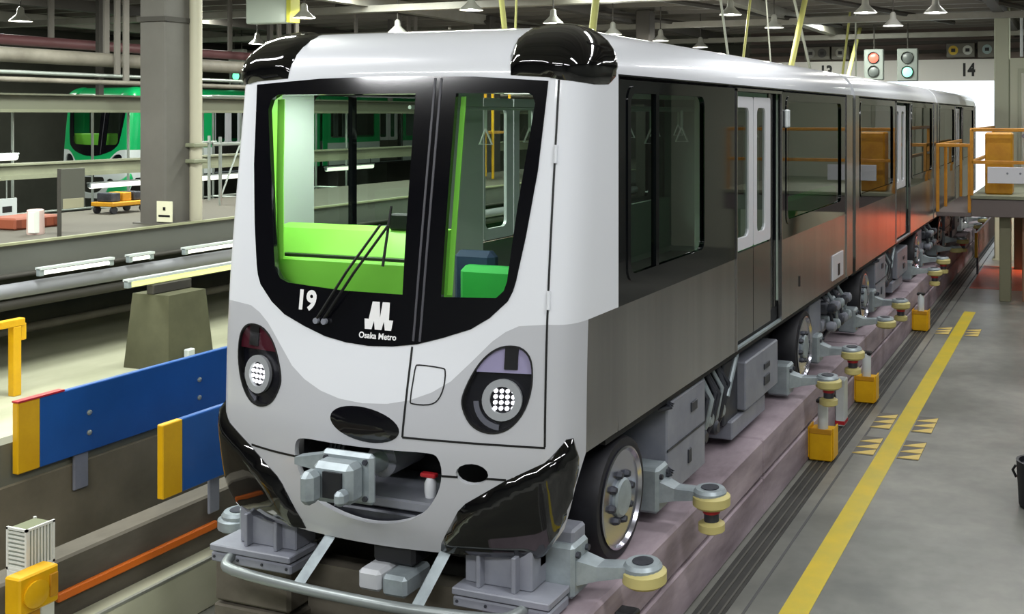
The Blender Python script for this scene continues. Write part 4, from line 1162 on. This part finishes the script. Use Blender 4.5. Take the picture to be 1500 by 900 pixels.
# scaffold frames in front of the green tram
def scaffold(x, ys, z0, z1, label):
    t = thing('scaffold', label, 'scaffold', (x, ys[0], z0))
    L = ys[-1] - ys[0]
    for y in ys:
        for dx in (-.9, 0):
            MB().tube([(dx, y - ys[0], 0), (dx, y - ys[0], z1 - z0)], .024, 6).build('upright', M_galv, t)
    for z in (.9, 1.62, z1 - z0 - .1):
        for dx in (-.9, 0): MB().tube([(dx, -.15, z), (dx, L + .15, z)], .02, 6).build('ledger', M_galv, t)
    for a, b in zip(ys[:-1], ys[1:]):
        MB().tube([(0, a - ys[0], .1), (0, b - ys[0], 1.5)], .014, 5).build('brace', M_galv, t)
    for y in ys: MB().tube([(-.9, y - ys[0], 1.62), (0, y - ys[0], 1.62)], .02, 5).build('transom', M_galv, t)
scaffold(-12.9, (6.3, 6.9, 9.2), FZ, 2.85, 'tubular scaffold frame on the left of the green tram front')
scaffold(-12.9, (11.0, 12.2, 13.0, 15.5), FZ, 2.85, 'tubular scaffold frame beside the green tram side')
scaffold(-8.2, (6.6, 7.3), 1.335, 2.35, 'short tubular scaffold frame standing on the platform behind the column')

# yellow stair seen through the windscreen
t = thing('yellow_stair', 'yellow steel access stair with handrails on the platform', 'stair', (-8.2, 12.0, 1.335))
for x in (-.3, .3):
    MB().tube([(x, 0, .9), (x, 1.1, 1.9), (x, 2.6, 1.9)], .035, 6).build('handrail', M_yellow, t)
    for y, z in ((0, .9), (1.1, 1.9), (1.9, 1.9), (2.6, 1.9)): MB().tube([(x, y, 0), (x, y, z)], .03, 6).build('post', M_yellow, t)
    MB().prism([(0, 0), (.15, 0), (1.2, .95), (1.1, 1.02)], 'x', x - .02, x + .02).build('stringer', M_yellow, t)
for k in range(5): MB().box((-.28, .1 + k * .2, .14 + k * .18), (.28, .32 + k * .2, .17 + k * .18)).build('tread', M_yell_d, t)
MB().box((-.3, 1.1, .95), (.3, 2.6, 1.0)).build('landing', M_yell_d, t)

# ------------------------------------------------------------------ the white trams
car1 = build_car('white tram car with rounded black mask front numbered 19', 0, PAL, True, interior=True)
car2 = build_car('white roofed tram car coupled directly behind the car numbered 19', 7.72, PAL, False)

car3 = build_car('last car of the white tram, beside the yellow railing', 15.44, PAL, False)
# green trams on the far track
gcar = build_car('bright green tram car with dark front behind the walkway girder', 16.0, PALG, True, under=False, detail=False, x_off=-20.9, z_off=.24)
mb = MB(); mb.box((-1.0, -.55, 1.0), (.2, -.1, 1.95), .02); mb.build('driving_desk', M_lime, gcar)
gcar2 = build_car('bright green tram car coupled behind the other green car', 23.72, PALG, False, under=False, detail=False, x_off=-20.9, z_off=.24)
for c, y in ((gcar, 0), (gcar2, 0)):
    for yy in (.4, 5.6): MB().box((-.9, yy, -.24 + FZ), (.9, yy + .4, .72)).build('stand', M_beam_d, c)

# ------------------------------------------------------------------ yellow boxes, posts along the guideway foot
def foot_box(y, label, h=.29):
    t = thing('floor_box', label, 'box', (1.41, y, FZ + .012), 0)
    MB().box((-.115, -.11, 0), (.115, .11, h), .012).build('box_body', M_yellow, t)
    for s in (-1, 1): MB().box((s * .115, -.10, .02), (s * .128, .10, h + .03), .004).build('side_flange', M_yellow, t)
    MB().box((-.11, -.118, h - .03), (.11, -.108, h + .02), .004).build('front_flange', M_yell_d, t)
    MB().lathe([(.052, h), (.052, h + .27), (.045, h + .28)], (0, 0, 0), 'z', 14).build('tube', M_palew, t, smooth=40)
    MB().box((-.06, -.05, h + .25), (.06, .05, h + .29), .01).build('black_clamp', M_seam, t)
foot_box(4.42, 'yellow box holding a white tube at the guideway foot, by the second tram wheel')
foot_box(6.65, 'yellow box holding a white tube below the coupling of the two tram cars')
foot_box(11.1, 'yellow box holding a white tube farther along the guideway, in shade')
foot_box(-.35, 'yellow box holding a white tube below the front guide wheel')
t = thing('marker_post', 'white marker post with a red foot stripe against the guideway wall', 'post', (1.34, 5.6, FZ + .012))
MB().box((-.05, -.09, 0), (.05, .09, .5), .01).build('post_body', M_palew, t)
MB().box((-.052, -.092, .02), (.052, .092, .06)).build('foot_stripe', M_red, t)

# black waste bin just inside the walkway
t = thing('waste_bin', 'black waste bin standing on the walkway floor', 'bin', (3.42, 3.8, FZ))
MB().lathe([(.12, 0), (.15, .02), (.17, .38), (.175, .40), (.15, .40), (.14, .36), (.001, .36)], (0, 0, 0), 'z', 20).build('bin_body', mat('bin_black', '#17181e', .5), t, smooth=40)
MB().tube([(-.175, 0, .34), (-.2, 0, .3), (-.17, 0, .24)], .012, 6).build('bin_handle', M_seam, t)

# ------------------------------------------------------------------ yellow railed platform on the right
M_rail = mat('orange_yellow_rail', '#d7962a', .45, noise=(4, '#b87a20'))
t = thing('service_platform', 'yellow railed service platform beside the last white tram car', 'platform', (2.0, 14.0, FZ))
Z = -FZ
MB().box((-.1, 0, .85 + Z), (3.2, 5.0, 1.17 + Z), .01).build('deck_girder', mat('deck_brown_grey', '#6f6562', .6), t)
MB().box((-.12, -.03, 1.17 + Z), (3.2, 5.0, 1.23 + Z), .006).build('deck', M_beam_g, t)
MB().box((-.73, 0, .84 + Z), (-.1, 4.0, .92 + Z), .008).build('side_step', mat('deck_brown_grey', '#6f6562', .6), t)
for x, y in ((.46, .35), (3.0, .35), (.46, 4.6), (3.0, 4.6)):
    MB().box((x - .1, y - .1, 0), (x + .1, y + .1, .85 + Z), .01).build('leg', mat('leg_olive', '#7d7b62', .6), t)
MB().box((.75, .32, 0), (.88, .42, .85 + Z), .01).build('leg_strut', mat('leg_brown', '#8a6a52', .6), t)
for (x, y) in ((-.10, 0), (3.1, 0), (1.5, 4.9), (-.1, 4.9)):
    MB().box((x - .03, y - .03, 1.23 + Z), (x + .03, y + .03, 2.42 + Z), .006).build('rail_post', M_rail, t)
for z in (2.38, 1.8):
    MB().box((-.10, -.03, z + Z), (3.1, .03, z + .06 + Z), .006).build('rail', M_rail, t)
    MB().box((-.13, 0, z + Z), (-.07, 4.9, z + .06 + Z), .006).build('rail', M_rail, t)
for (x, y) in ((-.70, .02), (-.70, 1.2), (-.70, 3.9), (-.14, .02)):
    MB().box((x - .028, y - .028, .92 + Z), (x + .028, y + .028, 2.12 + Z), .006).build('rail_post', M_rail, t)
MB().box((-.73, -.01, 2.10 + Z), (-.1, .05, 2.16 + Z), .006).build('rail', M_rail, t)
MB().box((-.73, 0, 2.10 + Z), (-.67, 3.9, 2.16 + Z), .006).build('rail', M_rail, t)
MB().box((.10, .35, 1.23 + Z), (.58, .80, 2.36 + Z), .03).build('yellow_cabinet', M_yell_d, t)
MB().box((.18, -.06, 1.46 + Z), (1.1, -.035, 1.75 + Z), .004).build('white_plate', mat('plate_white', '#dcdce2', .5), t)
for x in (.52, .74): MB().lathe([(.02, -.066), (.02, -.06)], (x, 0, 1.64 + Z), 'y', 8).build('plate_bolt', M_metal, t)

# cabin wall with door behind the platform
cab = sbox('wall_cabin', (2.2, 20.0, FZ), (8.6, 20.3, 4.0), mat('cabin_green_grey', '#b5b8a4', .6))
MB().box((2.36, 19.95, .9), (3.4, 20.0, 3.75), .01).build('door_frame', mat('cabin_frame', '#a3a692', .6), cab)
d = MB().box((2.44, 19.92, .95), (3.3, 19.96, 3.65), .01).build('door_panel', mat('cabin_door', '#c4c7b8', .5), cab)
MB().lathe([(.05, -.03), (.05, 0)], (2.5, 19.92, 2.2), 'y', 12).build('door_knob', M_metal, d)
tag(MB().tube([(0, 0, 0), (0, 0, 1.0), (.05, 0, 1.12), (.35, 0, 1.18)], .035, 8).build('bent_pipe', M_palew, None, smooth=60, loc=(2.45, 19.8, 4.02)), 'pale bent pipe above the cabin wall', 'pipe')
tag(MB().box((0, 0, 0), (1.25, 3.3, .006)).build('floor_glow', mat('orange_floor_glow', '#d2552f', .45, noise=(2, '#b84526')), None, loc=(1.7, 15.6, FZ)), 'orange red glow painted on the floor beyond the service platform', 'floor marking')  # glow of orange light on the floor, put into its colour
t = thing('strip_curtain', 'orange red vinyl curtain under the cabin wall', 'curtain', (2.7, 19.6, FZ))
for k in range(7):
    MB().box((k * .18, (k % 2) * .012, 0), (k * .18 + .19, (k % 2) * .012 + .006, 1.5), 0).build('curtain_strip', mat('orange_vinyl', '#e0502c', .4), t)
MB().box((-.02, -.02, 1.5), (1.3, .04, 1.56)).build('curtain_rail', M_metal, t)
area('curtain_fill_light', (3.3, 18.6, .80), (1.2, .2), 60, rot=(math.radians(35), 0, 0), colr=(1, .9, .8))  # light added to brighten the orange curtain, no fitting there
